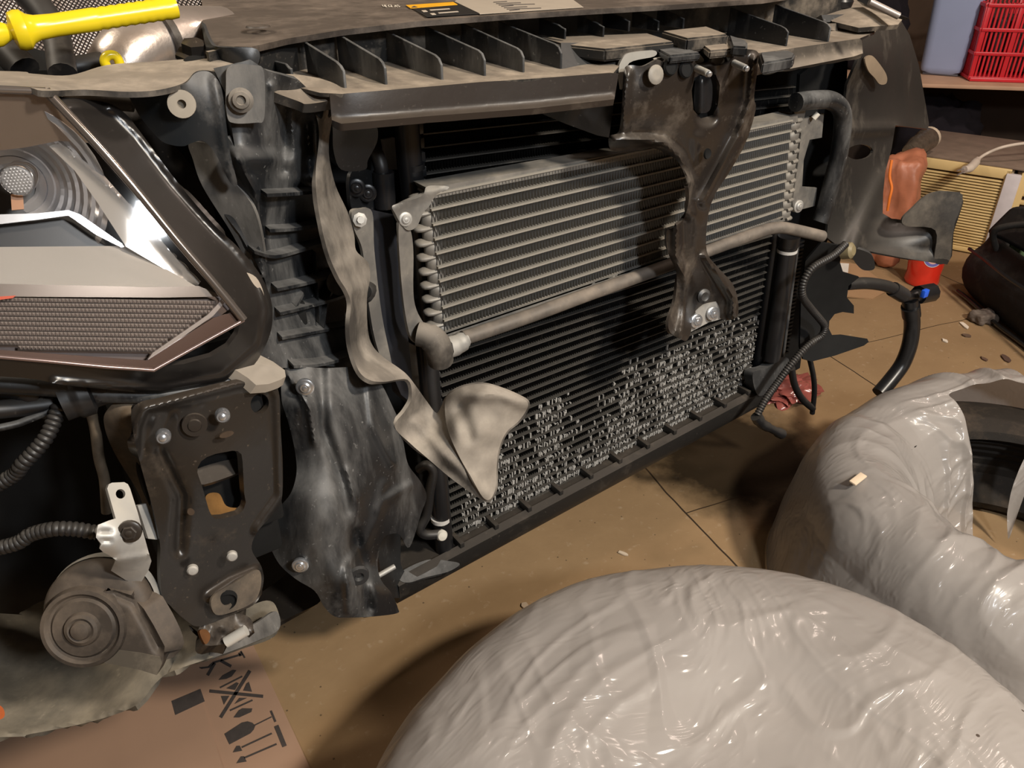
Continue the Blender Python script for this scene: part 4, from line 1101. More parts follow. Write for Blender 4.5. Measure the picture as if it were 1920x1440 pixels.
# wall behind the webs
wl, wr = U(560, 130, y=.772), U(1580, 20, y=.772)
bm = bmesh.new()
pts = [(wl.x-0.10, .70), (wl.x, .755), (0.6, .785), (wr.x, .76)]
bm2 = []
for (xa, ya), (xb, yb) in zip(pts, pts[1:]):
    v = [bm.verts.new(p) for p in ((xa, ya, .855), (xb, yb, .855), (xb, yb, .897), (xa, ya, .897), (xa, ya+.006, .855), (xb, yb+.006, .855), (xb, yb+.006, .897), (xa, ya+.006, .897))]
    for f in ((0, 1, 2, 3), (5, 4, 7, 6), (3, 2, 6, 7), (1, 0, 4, 5), (0, 3, 7, 4), (2, 1, 5, 6)): bm.faces.new([v[i] for i in f])
link('rear_wall', mesh_from(bm, 'rear_wall'), MAT['shelf'], upper)
def web(fb, ft, bt, y):
    a = U(fb[0], fb[1], y=y); x = a.x
    b_, c_ = U(ft[0], ft[1], x=x), U(bt[0], bt[1], x=x)
    c_.y = min(c_.y, 0.785)
    prof = [(a.y, a.z-0.004), (a.y, a.z + (b_.z-a.z)*0.72), (a.y + (b_.y-a.y)*0.5 + 0.001, b_.z - 0.0015), (b_.y+0.004, b_.z+0.0006), (c_.y, c_.z), (c_.y, a.z-0.004)]
    bm = bmesh.new(); lo = [bm.verts.new((x-0.0013, p, q)) for p, q in prof]; hi = [bm.verts.new((x+0.0013, p, q)) for p, q in prof]
    n = len(prof)
    for i in range(n): bm.faces.new((lo[i], lo[(i+1) % n], hi[(i+1) % n], hi[i]))
    bm.faces.new(list(reversed(lo))); bm.faces.new(hi)
    bmesh.ops.recalc_face_normals(bm, faces=bm.faces[:])
    bmesh.ops.bevel(bm, geom=bm.edges[:], offset=0.0005, segments=1, affect='EDGES')
    link('web', mesh_from(bm, 'web', angle=30), MAT['module'], upper)
web((648, 163), (636, 118), (572, 78), .66)
web((725, 162), (716, 112), (632, 62), .66)
web((830, 158), (821, 105), (717, 54), .66)
web((910, 151), (902, 96), (793, 47), .66)
web((982, 143), (975, 92), (866, 43), .66)
web((1052, 136), (1046, 84), (936, 40), .66)
web((1475, 84), (1470, 50), (1370, 14), .66)
web((1554, 74), (1550, 42), (1454, 8), .66)
for (u, v) in ((1060, 66), (1132, 62), (1180, 52), (1235, 52), (1282, 47)): web((u, v), (u-8, v-18), (u-48, v-33), .715)
web((548, 140), (540, 122), (500, 110), .70)
# latch platform blocks
def block(name, pts, z, depth, mat, label=None):
    bm = bmesh.new(); P = [U(u, v, z=z) for u, v in pts]
    hi = [bm.verts.new(p) for p in P]; lo = [bm.verts.new(p - Vector((0, 0, depth))) for p in P]; n = len(P)
    for i in range(n): bm.faces.new((lo[i], lo[(i+1) % n], hi[(i+1) % n], hi[i]))
    bm.faces.new(hi); bm.faces.new(list(reversed(lo)))
    bmesh.ops.recalc_face_normals(bm, faces=bm.faces[:])
    bmesh.ops.bevel(bm, geom=bm.edges[:], offset=0.002, segments=2, affect='EDGES')
    return link(name, mesh_from(bm, name), mat, upper, label)
block('latch_platform', [(1010, 70), (1215, 62), (1265, 78), (1135, 92), (1060, 84)], .874, .012, MAT['shelf'])
block('latch_platform', [(1240, 58), (1325, 49), (1366, 64), (1288, 72)], .879, .014, MAT['shelf'])
block('latch_block', [(1232, 92), (1265, 84), (1315, 98), (1255, 104)], .868, .008, MAT['module'])
block('latch_block', [(1310, 80), (1345, 76), (1385, 90), (1330, 95)], .870, .008, MAT['shelf'])
block('latch_block', [(1365, 64), (1402, 76), (1402, 88), (1372, 86)], .874, .01, MAT['module'])
block('bump_stop', [(1424, 98), (1478, 94), (1492, 100), (1488, 108), (1430, 118)], .858, .012, MAT['module'])
sheet('duct', [(1052, 80), (1107, 80), (1160, 108), (1164, 124), (1148, 146), (1110, 140), (1052, 128)], [(1052, 80, .69), (1107, 80, .70), (1164, 115, .655), (1148, 146, .645), (1052, 128, .66)], MAT['module_dark'], upper, 'black duct', thick=0.01, res=8, smooth=False)
sheet('lower_duct', [(1000, 205), (1060, 198), (1142, 184), (1150, 200), (1142, 258), (1120, 254), (1060, 232), (1020, 215)], [(1000, 205, .66), (1142, 184, .655), (1142, 258, .675), (1060, 232, .69)], MAT['module_dark'], upper, thick=0.01, res=8, smooth=False, ridges=[([(1096, 215), (1105, 228)], 9, .004)])
# left corner of the panel down to the radiator
sheet('corner_post', [(600, 186), (640, 184), (645, 232), (700, 232), (708, 262), (690, 300), (684, 318), (640, 318), (625, 280), (622, 230)], [(600, 186, .665), (640, 184, .655), (708, 262, .70), (640, 318, .69), (690, 300, .70)], MAT['module_dark'], upper, thick=0.012, res=8)
sheet('side_bridge', [(480, 130), (505, 138), (560, 140), (610, 150), (640, 165), (640, 185), (612, 190), (575, 195), (560, 190), (500, 165)], [(480, 130, .69), (505, 138, .69), (640, 165, .655), (575, 195, .655), (500, 165, .66)], MAT['shelf'], upper, thick=0.008, res=8)

# ------------------------------------------------------------------ sight shield over the panel
cov = sheet('top_cover', [(376, -60), (380, 40), (388, 74), (405, 86), (470, 88), (540, 72), (640, 56), (780, 40), (940, 28), (1100, 18), (1260, 9), (1430, -2), (1500, -12), (1500, -60)],
            lambda q: 0.903 - 0.006*np.exp(-((np.asarray(q)[:, 1] - 80)/30.0)**2) + 0*np.asarray(q)[:, 0], MAT['cover'], CAR, 'flat brown dusted cover with warning labels', thick=0.005, plane='z', res=14, smooth=False)
lathe('clip_hole', [(0.006, 0.0002), (0.008, 0.0015), (0.010, 0.0015), (0.011, 0.0)], U(484, 51, z=.9035), (0, 0, 1), MAT['cover'], cov, caps=False)
sheet('cover_skirt', [(378, 40), (392, 76), (410, 88), (482, 92), (478, 128), (440, 118), (396, 110), (384, 80)], [(378, 40, .76), (410, 88, .70), (482, 92, .69), (440, 118, .695), (396, 110, .72)], MAT['module_dark'], cov, thick=0.004, res=8)
def label_strip(name, pts, mat, dz=0.0006):
    bm = bmesh.new(); P = [U(u, v, z=.903+dz) for u, v in pts]
    lo = [bm.verts.new(p) for p in P]; f = bm.faces.new(lo); bm.normal_update()
    if f.normal.z < 0: f.normal_flip()
    g = bmesh.ops.extrude_face_region(bm, geom=[f])
    for v in [q for q in g['geom'] if isinstance(q, bmesh.types.BMVert)]: v.co.z += 0.0003
    return link(name, mesh_from(bm, name, smooth=False), mat, cov)
blk = plain('label black', (0.012, 0.011, 0.010), .5); wht = plain('label white', (0.42, 0.36, 0.29), .6); yel = plain('label yellow', (0.85, 0.42, 0.01), .5); tx = plain('print pale', (0.55, 0.47, 0.38), .6); txd = plain('print dark', (0.06, 0.05, 0.045), .6)
label_strip('warning_label', [(762, 10), (852, 3), (900, 26), (800, 32)], blk)
label_strip('yellow_band', [(761, 10), (850, 4), (858, 9), (770, 16)], yel, 0.001)
label_strip('data_label', [(852, 3), (870, -10), (1050, -18), (1094, 14), (900, 27)], wht)
for k in range(2):
    label_strip('print_mark', [(790+k*16, 20+k*5.5), (798+k*16, 19.4+k*5.5), (802+k*16, 22+k*5.5), (794+k*16, 22.6+k*5.5)], tx, 0.001)
    label_strip('print_line', [(805+k*16, 18.5+k*5.5), (842+k*16, 16+k*5.2), (844+k*16, 17.2+k*5.2), (807+k*16, 19.8+k*5.5)], tx, 0.001)
label_strip('warning_sign', [(771, 14.4), (776, 11.5), (783, 13.6)], txd, 0.0014)
# white characters printed on the cover, and small dark print on the pale label
GL = {'W': [[(0, 1), (.25, 0), (.5, .8), (.75, 0), (1, 1)]], 'E': [[(1, 1), (0, 1), (0, 0), (1, 0)], [(0, .5), (.8, .5)]], 'G': [[(1, .9), (.5, 1), (0, .7), (0, .3), (.5, 0), (1, .2), (1, .5), (.6, .5)]],
      'L': [[(0, 1), (0, 0), (1, 0)]], 'A': [[(0, 0), (.5, 1), (1, 0)], [(.2, .4), (.8, .4)]], 'S': [[(1, .9), (.4, 1), (0, .75), (1, .3), (.6, 0), (0, .1)]]}
def print_word(name, word, o, ux, uy, mat, w=0.9):
    """o: view point of the baseline start; ux, uy: view vectors of one letter width / height"""
    bm = bmesh.new()
    for i, ch in enumerate(word):
        for st in GL[ch]:
            for a, b in zip(st, st[1:]):
                P = []
                for (x, y) in (a, b):
                    P.append(U(o[0] + ux[0]*(i*1.3+x) + uy[0]*y, o[1] + ux[1]*(i*1.3+x) + uy[1]*y, z=.9037))
                d = (P[1]-P[0]); 
                if d.length < 1e-6: continue
                n = Vector((-d.y, d.x, 0)).normalized()*0.0004*w
                vs = [bm.verts.new(p) for p in (P[0]+n, P[1]+n, P[1]-n, P[0]-n)]; f = bm.faces.new(vs)
    bm.normal_update()
    for f in bm.faces:
        if f.normal.z < 0: f.normal_flip()
    return link(name, mesh_from(bm, name, smooth=False), mat, cov)
print_word('printed_word', 'WEGLAS', (719, 13.5), (4.2, -.05), (-2.5, -4.5), plain('print white', (.8, .72, .6), .6), 1.2)
bm = bmesh.new()
for k in range(24):
    a0, a1 = 2*math.pi*k/24, 2*math.pi*(k+1)/24
    P = [U(882 + r*math.cos(a), 6.5 + r*0.28*math.sin(a), z=.9038) for r, a in ((19, a0), (19, a1), (16, a1), (16, a0))]
    f = bm.faces.new([bm.verts.new(p) for p in P])
bm.normal_update()
for f in bm.faces:
    if f.normal.z < 0: f.normal_flip()
link('printed_ring', mesh_from(bm, 'printed_ring', smooth=False), txd, cov)
for k in range(7):
    label_strip('print_line', [(925+k*5, 4+k*2.6), (950+k*4+ (k%3)*22, 2.4+k*2.5), (951+k*4+(k%3)*22, 3.2+k*2.5), (926+k*5, 4.9+k*2.6)], txd, 0.001)
# ------------------------------------------------------------------ centre latch stay
stay_pts = [(1172, 126), (1186, 122), (1206, 124), (1232, 112), (1246, 116), (1258, 104), (1300, 100), (1304, 118), (1318, 124), (1352, 122), (1364, 116), (1362, 100), (1390, 95), (1410, 93), (1421, 98), (1423, 112),
            (1414, 180), (1417, 205), (1398, 268), (1368, 322), (1340, 366), (1327, 410), (1325, 470), (1345, 500), (1372, 530), (1383, 560), (1383, 592), (1366, 600), (1350, 596), (1345, 575), (1300, 590), (1296, 620), (1288, 638),
            (1276, 636), (1256, 622), (1254, 600), (1266, 562), (1268, 512), (1252, 472), (1250, 432), (1260, 428), (1282, 410), (1292, 370), (1286, 335), (1272, 305), (1250, 288), (1225, 278), (1200, 282), (1168, 284), (1145, 280), (1142, 256), (1160, 246), (1166, 200), (1168, 150)]
stay_ctrl = [(1172, 126, 0.639), (1240, 115, 0.624), (1300, 110, 0.620), (1410, 95, 0.624), (1166, 240, 0.637), (1145, 270, 0.655), (1200, 275, 0.648), (1280, 320, 0.640), (1300, 260, 0.628), (1360, 250, 0.630), (1412, 200, 0.632), (1310, 420, 0.640), (1262, 440, 0.645),
             (1330, 440, 0.648), (1290, 520, 0.650), (1330, 500, 0.655), (1280, 620, 0.640), (1375, 580, 0.655), (1320, 560, 0.668), (1325, 590, 0.672)]
stay = sheet('latch_stay', stay_pts, stay_ctrl, MAT['steel_brown'], CAR, 'pressed steel centre stay holding the bonnet latch', thick=0.004, res=5,
             holes=[[(1302, 146), (1320, 136), (1342, 140), (1350, 160), (1346, 198), (1336, 216), (1314, 222), (1300, 206), (1297, 170)]],
             ridges=[([(1415, 110), (1408, 190), (1385, 255), (1350, 320), (1318, 380)], 13, .012), ([(1150, 262), (1200, 262), (1245, 268), (1275, 295), (1292, 340), (1290, 400)], 15, .016),
                     ([(1178, 135), (1172, 190), (1170, 245)], 9, .006), ([(1292, 340), (1270, 420), (1268, 480), (1288, 530), (1282, 600), (1276, 630)], 13, .013), ([(1322, 480), (1350, 520), (1376, 560), (1374, 592)], 12, .014),
                     ([(1322, 140), (1326, 215)], 26, -.016), ([(1310, 260), (1300, 420), (1300, 500)], 20, .004)])
lathe('stay_boss', [(0.003, 0), (0.0095, 0), (0.0095, 0.001), (0.007, 0.0025), (0.004, 0.0025)], U(1229, 140, y=.620), (-0.1, -1, 0.2), MAT['silver_dust'], stay, 'dusty round washer', seg=20)
lathe('release_hole', [(0.004, 0.002), (0.0055, 0.003), (0.006, 0.001)], U(1324, 288, y=.622), (0.1, -1, 0.1), MAT['blackmatte'], stay)
for q in ((1257, 125, .620), (1286, 130, .618)): lathe('hole_rim', [(0.001, 0.001), (0.006, 0.001), (0.0075, 0.0025), (0.009, 0.0)], U(*q[:2], y=q[2]), (-0.1, -1, 0.2), MAT['blackmatte'], stay)
for (u, v, y) in ((1306, 128, .620), (1376, 118, .620)):
    a = U(u, v, y=y); b_ = U(u+22, v+10, y=y-.020)
    tube('latch_stud', [a, b_], 0.0036, MAT['zinc_dust'], stay, smooth=1); d = (b_-a).normalized()
    bm = bmesh.new(); lathe_bm(bm, [(0.002, 0), (0.003, 0.001), (0.003, 0.003), (0.002, 0.004)], axis_matrix(b_, d), 10); link('stud_tip', mesh_from(bm, 'stud_tip'), MAT['zinc'], stay)
sheet('latch_tongue', [(1304, 150), (1316, 142), (1332, 146), (1336, 170), (1332, 204), (1318, 212), (1302, 204)], [(1304, 150, .632), (1332, 146, .630), (1318, 212, .628)], MAT['black'], stay, 'black latch tongue in its slot', thick=.008, res=5, ridges=[([(1318, 150), (1317, 208)], 16, .008)])
box('latch_housing', (-.035, .012, -.035), (.035, .05, .045), MAT['blackmatte'], stay, bevel=.004, M=Matrix.Translation(U(1322, 178, y=.632)))
# bright latch back plate
sheet('latch_plate', [(1164, 158), (1160, 130), (1166, 112), (1178, 100), (1215, 95), (1230, 96), (1226, 106), (1180, 118), (1172, 150), (1166, 168)], [(1164, 158, .648), (1178, 100, .648), (1230, 96, .646), (1172, 150, .648)], plain('greyish plate', (0.40, 0.38, 0.34), .5, .3, .2, 60), stay, 'bare grey plate behind the stay', thick=.003, res=6)
sheet('latch_plate', [(1230, 110), (1300, 102), (1316, 106), (1314, 118), (1250, 118)], [(1230, 110, .640), (1316, 106, .638), (1250, 118, .640)], plain('greyish plate', (0.40, 0.37, 0.32), .5, .3, .2, 60), stay, thick=.003, res=6)
sheet('latch_plate', [(1333, 118), (1340, 100), (1352, 96), (1368, 97), (1366, 112), (1352, 122), (1340, 122)], [(1333, 118, .634), (1368, 97, .636), (1340, 122, .634)], plain('greyish plate', (0.42, 0.39, 0.33), .5, .3, .2, 60), stay, thick=.003, res=6)
# foot plate with two bolts
sheet('foot_plate', [(1296, 588), (1322, 572), (1352, 562), (1354, 598), (1330, 604), (1292, 624)], [(1296, 588, .664), (1352, 562, .668), (1330, 604, .664), (1292, 624, .660)], MAT['zinc_dust'], stay, 'pale foot plate with two bolts', thick=.004, res=5, smooth=False)
for q in ((1306, 602, .659), (1337, 588, .660)): bolt(U(q[0], q[1], y=q[2]), (-0.15, -1, 0.25), 0.0062, MAT['zinc'], stay)
lathe('release_eye', [(0.004, 0), (0.010, 0), (0.010, 0.003), (0.006, 0.005), (0.004, 0.004)], U(1318, 555, y=.652), (-0.2, -1, 0.2), MAT['module_dark'], stay, seg=18)

# ------------------------------------------------------------------ far side: inner wing, flap and toothed shield
wing_m = dusty('dark wing plastic', (0.013, 0.013, 0.013), (0.17, 0.145, 0.115), 0.14, 0.26, 0.40, streak=1.5, spots=0.08)
wing = sheet('inner_wing', [(1686, 32), (1706, 66), (1723, 122), (1742, 232), (1740, 242), (1679, 235), (1672, 278), (1660, 322), (1656, 362), (1655, 400), (1672, 410), (1692, 412), (1712, 388), (1734, 366), (1762, 357), (1800, 360), (1806, 376), (1788, 436), (1785, 480), (1776, 496), (1752, 493), (1690, 483), (1615, 468), (1572, 462), (1550, 445), (1556, 380), (1568, 300), (1582, 225), (1588, 160), (1612, 104), (1612, 60), (1645, 48)],
             [(1686, 32, .84), (1742, 235, .85), (1679, 235, .80), (1612, 104, .74), (1588, 160, .75), (1568, 300, .73), (1550, 445, .72), (1660, 320, .77), (1655, 400, .73), (1806, 376, .64), (1780, 490, .63), (1690, 483, .67), (1615, 468, .70)], wing_m, CAR, 'dark plastic inner wing with a flap, at the far side',
             holes=[ell(1612, 285, 25, 14, -0.1)], thick=.004, res=8, smooth=False,
             ridges=[([(1575, 245), (1680, 240)], 14, .012), ([(1637, 412), (1752, 428), (1752, 468), (1640, 462)], 6, -.006), ([(1692, 80), (1700, 235)], 8, .006), ([(1655, 330), (1625, 400), (1600, 460)], 22, .010)])
mud = plain('mud patch', (0.20, 0.15, 0.10), .9, 0, .2, 40)
sheet('mud_patch', [(1622, 110), (1634, 104), (1648, 118), (1662, 140), (1662, 156), (1650, 158), (1640, 146), (1628, 132)], [(1626, 108, .740), (1662, 140, .756), (1640, 154, .752), (1622, 130, .738)], mud, wing, 'dried mud patch', thick=.002, res=6)
sheet('wing_flap', [(1692, 410), (1712, 389), (1735, 368), (1762, 359), (1799, 362), (1804, 376), (1787, 436), (1783, 479), (1775, 493), (1752, 490), (1754, 432), (1700, 424)],
      [(1692, 410, .672), (1735, 368, .664), (1800, 364, .637), (1786, 440, .630), (1776, 490, .632), (1754, 440, .648)], dusty('grey dusted flap', (.03, .028, .026), (.17, .145, .115), .55, .3, .6, spots=.1), wing, 'greyish dusted flap', thick=.003, res=7)
sheet('wing_top', [(1540, 18), (1640, 12), (1672, 28), (1692, 36), (1684, 46), (1610, 52), (1560, 40)], [(1540, 18, .866), (1640, 12, .872), (1692, 36, .862), (1610, 52, .858)], MAT['shelf'], wing, thick=.006, res=8, plane='z', smooth=False)
sheet('wing_edge', [(1618, -6), (1636, 2), (1690, 30), (1682, 34), (1630, 12), (1606, 0)], [(1618, -6, .885), (1690, 30, .874), (1606, 0, .880)], MAT['black'], wing, thick=.012, res=7, plane='z', smooth=False)
lathe('bonnet_buffer', [(0.004, 0), (0.017, 0.002), (0.019, 0.010), (0.014, 0.020), (0.003, 0.022)], U(1572, 16, z=.868), (0, 0, 1), MAT['black'], wing)
tube('top_rod', [U(1630, 3, z=.90), U(1685, 30, z=.885)], 0.004, plain('grey rod', (.25, .22, .2), .4, .5), wing, smooth=1)
sheet('top_bracket', [(1540, 28), (1606, 26), (1608, 38), (1545, 42)], [(1540, 28, .74), (1606, 26, .74), (1545, 42, .735)], MAT['module'], wing, thick=.01, res=8, smooth=False)
sheet('top_bracket', [(1552, 44), (1640, 42), (1642, 60), (1608, 64), (1556, 56)], [(1552, 44, .72), (1640, 42, .73), (1608, 64, .72)], MAT['shelf'], wing, thick=.01, res=8, smooth=False)

shield = sheet('toothed_shield', [(1572, 460), (1577, 482), (1575, 492), (1581, 511), (1611, 520), (1591, 536), (1588, 558), (1601, 573), (1601, 588), (1580, 585), (1565, 589), (1555, 602), (1554, 616), (1560, 628), (1576, 627), (1626, 635), (1629, 641), (1620, 648), (1565, 667), (1522, 678), (1506, 673), (1500, 650), (1502, 560), (1510, 490), (1540, 455)],
               [(1572, 460, .71), (1611, 520, .70), (1555, 602, .715), (1629, 641, .66), (1522, 678, .70), (1502, 560, .735), (1510, 490, .735)], MAT['blackmatte'], CAR, 'jagged black plastic shield below the far wing', thick=.004, res=7, smooth=False)
sheet('hook_bracket', [(1600, 466), (1633, 477), (1640, 503), (1622, 507), (1609, 499), (1598, 482)], [(1600, 466, .70), (1640, 503, .69), (1598, 482, .705)], MAT['module_dark'], shield, thick=.005, res=6)
lathe('side_marker_socket', [(0.004, 0.0), (0.014, 0.002), (0.013, 0.016), (0.008, 0.02), (0.003, 0.02)], U(1578, 470, y=.705), (0.2, -1, 0.3), plain('olive socket', (.22, .18, .10), .5), shield)
# loom and hoses on the far side
pts = [(1586, 457, .69), (1562, 479, .685), (1524, 502, .685), (1506, 530, .685), (1505, 556, .685), (1520, 578, .69), (1537, 598, .69), (1546, 612, .69), (1540, 630, .69), (1522, 642, .69), (1502, 661, .69), (1478, 690, .69), (1456, 720, .69), (1436, 748, .685), (1420, 778, .68)]
tube('wiring_conduit', [U(u, v, y=y) for u, v, y in pts], 0.0062, MAT['hose'], CAR, 'corrugated conduit hanging down the far side', corr=.0012, corr_pitch=.0045)
tube('conduit_plug', [U(1418, 780, y=.68), U(1428, 794, y=.675), U(1446, 804, y=.67), U(1466, 814, y=.668)], [0.010]*4 + [0.0085]*5 + [0.007]*4 + [0.009]*3, MAT['hose'], CAR, 'dirty connector end')
hose = tube('coolant_hose', [U(u, v, y=y) for u, v, y in ((1588, 533, .72), (1625, 531, .71), (1660, 536, .70), (1680, 545, .695), (1698, 556, .69))], 0.0105, MAT['hose'], CAR, 'open coolant hose with a blue clipped connector', seg=16)
tube('hose_collar', [U(1674, 542, y=.697), U(1694, 554, y=.690)], 0.0135, MAT['hose'], hose, smooth=1, seg=16)
tube('tee', [U(1698, 556, y=.69), U(1712, 556, y=.688), U(1735, 550, y=.684)], [0.009]*5 + [0.012]*3 + [0.015]*3, MAT['black'], hose, seg=16)
tube('quick_coupling', [U(1722, 553, y=.686), U(1748, 548, y=.68)], 0.0175, MAT['black'], hose, smooth=1, seg=10)
box('blue_tab', (-0.007, -0.004, -0.007), (0.007, 0.004, 0.007), plain('blue clip', (0.02, 0.12, 0.75), .35), hose, 'bright blue clip', bevel=.001, M=Matrix.Translation(U(1734, 550, y=.664)))
tube('drop_hose', [U(1706, 560, y=.69), U(1708, 580, y=.688), U(1710, 612, y=.685), U(1705, 648, y=.68), U(1692, 682, y=.68), U(1672, 710, y=.68), U(1648, 738, y=.68)], 0.0145, MAT['black'], hose, seg=16)
tube('hose_clamp', [U(1707, 574, y=.688), U(1709, 592, y=.687)], 0.0165, MAT['black'], hose, smooth=1, seg=16)
tube('drain_pipe', [U(1484, 690, y=.72), U(1490, 722, y=.72), U(1504, 748, y=.72), U(1524, 766, y=.72)], 0.0062, MAT['hose'], CAR)
tube('drain_pipe', [U(1518, 672, y=.72), U(1525, 705, y=.72), U(1527, 735, y=.72), U(1523, 775, y=.72)], 0.0048, MAT['black'], CAR)
sheet('lower_bracket', [(1412, 700), (1440, 690), (1465, 670), (1480, 676), (1470, 705), (1440, 735), (1420, 740)], [(1412, 700, .735), (1480, 676, .73), (1420, 740, .725)], MAT['module'], CAR, thick=.02, res=8)
sheet('side_seal', [(1500, 140), (1540, 110), (1590, 110), (1585, 200), (1560, 330), (1552, 450), (1520, 520), (1500, 690), (1420, 735), (1440, 520), (1490, 300)], [(1500, 140, .80), (1590, 110, .79), (1552, 450, .79), (1420, 735, .80), (1490, 300, .80)], MAT['blackmatte'], CAR, thick=.01, res=16, smooth=False)
# ------------------------------------------------------------------ near side front end module (dusty black column)
mod_out = [(350, 262), (425, 255), (440, 275), (425, 180), (400, 128), (470, 112), (500, 132), (560, 150), (602, 190), (604, 260), (600, 330), (608, 400), (625, 470), (650, 520), (662, 580), (668, 640), (672, 690), (600, 686), (545, 690), (500, 690), (470, 700), (498, 640), (512, 580), (495, 520), (450, 440), (380, 350)]
mod_ctrl = [(350, 262, .70), (425, 180, .655), (400, 128, .665), (500, 132, .655), (602, 190, .690), (440, 300, .650), (480, 360, .655), (600, 330, .715), (495, 480, .665), (560, 420, .705), (625, 470, .715), (512, 580, .655), (668, 640, .700), (545, 690, .640), (672, 690, .690), (390, 340, .69), (560, 250, .70), (600, 560, .705)]
module = sheet('front_end_module', mod_out, mod_ctrl, MAT['module'], CAR, 'dusty black ribbed plastic column behind the headlight', thick=.006, res=5.5, smooth=False,
    ridges=[([(440, 290), (470, 340), (485, 380), (490, 470), (498, 520)], 16, .012), ([(545, 205), (552, 270), (560, 340)], 9, .012), ([(452, 300), (540, 300)], 26, .008),
            ([(510, 160), (508, 260)], 10, .008), ([(530, 320), (535, 200)], 14, -.014), ([(575, 230), (580, 330)], 12, -.012)])
# raised horizontal stiffeners and uprights
bm = bmesh.new()
mf = tps(mod_ctrl)
def rib(bm, pts, h, t):
    """a standing fin along a view path, rooted in the column surface"""
    top = []; bot = []
    P = catmull([(a, b, 0) for a, b in pts], 5)
    for k, p in enumerate(P):
        y = float(mf(np.array([[p.x, p.y]]))[0]); w = U(p.x, p.y, y=y)
        top.append(w)
    ring = []
    for w in top:
        ring.append([bm.verts.new(w + Vector((0, -h, t/2))), bm.verts.new(w + Vector((0, -h, -t/2))), bm.verts.new(w + Vector((0, .004, -t/2))), bm.verts.new(w + Vector((0, .004, t/2)))])
    for a, b in zip(ring, ring[1:]):
        for k in range(4): bm.faces.new((a[k], a[(k+1) % 4], b[(k+1) % 4], b[k]))
    bm.faces.new(ring[0]); bm.faces.new(list(reversed(ring[-1])))
    bmesh.ops.recalc_face_normals(bm, faces=bm.faces[:])
for k, (pts, h) in enumerate((([(488, 357), (540, 355), (600, 350)], .016), ([(495, 424), (550, 421), (610, 410)], .014), ([(465, 462), (505, 471), (560, 458), (630, 440)], .016), ([(508, 532), (560, 522), (625, 505)], .016),
             ([(515, 578), (560, 568), (620, 552), (650, 540)], .014), ([(520, 625), (580, 615), (655, 602)], .012), ([(540, 676), (600, 672), (670, 652)], .014))):
    b1 = bmesh.new(); rib(b1, pts, h, .003); link('stiffener', mesh_from(b1, 'stiffener'), MAT['module'], module)
for pts in ([(585, 470), (588, 520), (592, 600)], [(562, 545), (548, 570)], [(610, 520), (650, 545)], [(625, 525), (608, 560), (600, 610)]):
    b1 = bmesh.new(); rib(b1, pts, .010, .003); link('stiffener', mesh_from(b1, 'stiffener'), MAT['module'], module)
lathe('screw_boss', [(.004, 0), (.007, .001), (.007, .008), (.013, .009), (.013, .012), (.004, .012)], U(633, 525, y=.700), (-.2, -1, .2), MAT['module'], module)
box('latch_window', (-.008, -.002, -.012), (.008, .006, .012), MAT['blackmatte'], module, bevel=.002, M=Matrix.Translation(U(559, 590, y=.678)))
tube('hose_stub', [U(655, 540, y=.715), U(680, 545, y=.71), U(690, 550, y=.71)], .012, MAT['hose'], module, seg=12)

# top rail running to the wing, with its hanging lug
rail = sheet('wing_rail', [(-430, 130), (0, 133), (60, 138), (130, 141), (200, 122), (280, 116), (370, 110), (450, 112), (478, 122), (484, 150), (480, 180), (440, 150), (400, 134), (368, 134), (345, 155), (300, 168), (240, 172), (160, 168), (80, 170), (0, 160), (-430, 158)],
   [(-430, 130, .70), (-430, 158, .62), (130, 141, .70), (100, 170, .62), (200, 122, .72), (240, 172, .63), (370, 110, .72), (345, 155, .645), (450, 112, .71), (484, 150, .655), (480, 180, .65), (400, 134, .665)], dusty('sandy dusted steel', (0.035, 0.033, 0.031), (0.34, 0.285, 0.225), .42, .70, .5, spots=.1), CAR, 'sandy dusted top rail', thick=.004, res=7,
   ridges=[([(70, 150), (110, 160), (170, 150), (260, 150), (340, 142)], 12, .008), ([(0, 146), (50, 147)], 8, -.006)])
lathe('rail_hole', [(.002, .002), (.008, .002), (.010, 0)], U(367, 118, y=.715), (0, -.4, 1), MAT['blackmatte'], rail)
sheet('end_plate', [(430, 124), (476, 122), (494, 132), (497, 190), (494, 226), (480, 230), (440, 231), (426, 218), (424, 160)], [(440, 128, .648), (495, 140, .642), (494, 226, .640), (426, 218, .645)], MAT['module_dust'], rail, thick=.005, res=7)
lathe('end_washer', [(.003, .0), (.0092, 0), (.0092, .0015), (.0066, .0025), (.0062, .005), (.0036, .0055), (.003, .003)], U(452, 188, y=.640), (-.3, -1, .2), MAT['rubber'], rail, seg=24)
lug_m = dusty('blue black lug', (0.013, 0.016, 0.019), (0.27, 0.25, 0.23), .28, .2, .4, streak=1.3, spots=.1)
lug = sheet('hanging_lug', [(243, 172), (300, 168), (345, 158), (365, 138), (385, 133), (402, 142), (416, 168), (424, 230), (432, 290), (445, 345), (430, 340), (405, 290), (382, 265), (360, 268), (345, 274), (322, 272), (300, 262), (268, 226), (252, 200)],
   [(243, 172, .68), (345, 158, .64), (385, 133, .645), (416, 168, .640), (432, 290, .64), (382, 265, .64), (300, 262, .66), (268, 226, .68)], lug_m, CAR, 'blue black lug with a dusty washer', thick=.005, res=7,
   ridges=[([(402, 150), (412, 200), (420, 270), (434, 330)], 9, .006)])
lathe('washer', [(.003, -.002), (.0032, .0022), (.0060, .0024), (.0098, .0020), (.0100, .0005), (.0095, -.002)], U(341, 195, y=.640), (-.35, -1, .15), plain('dusty beige', (.34, .30, .245), .85, 0, .15, 60), lug, 'dusty beige washer', seg=26)
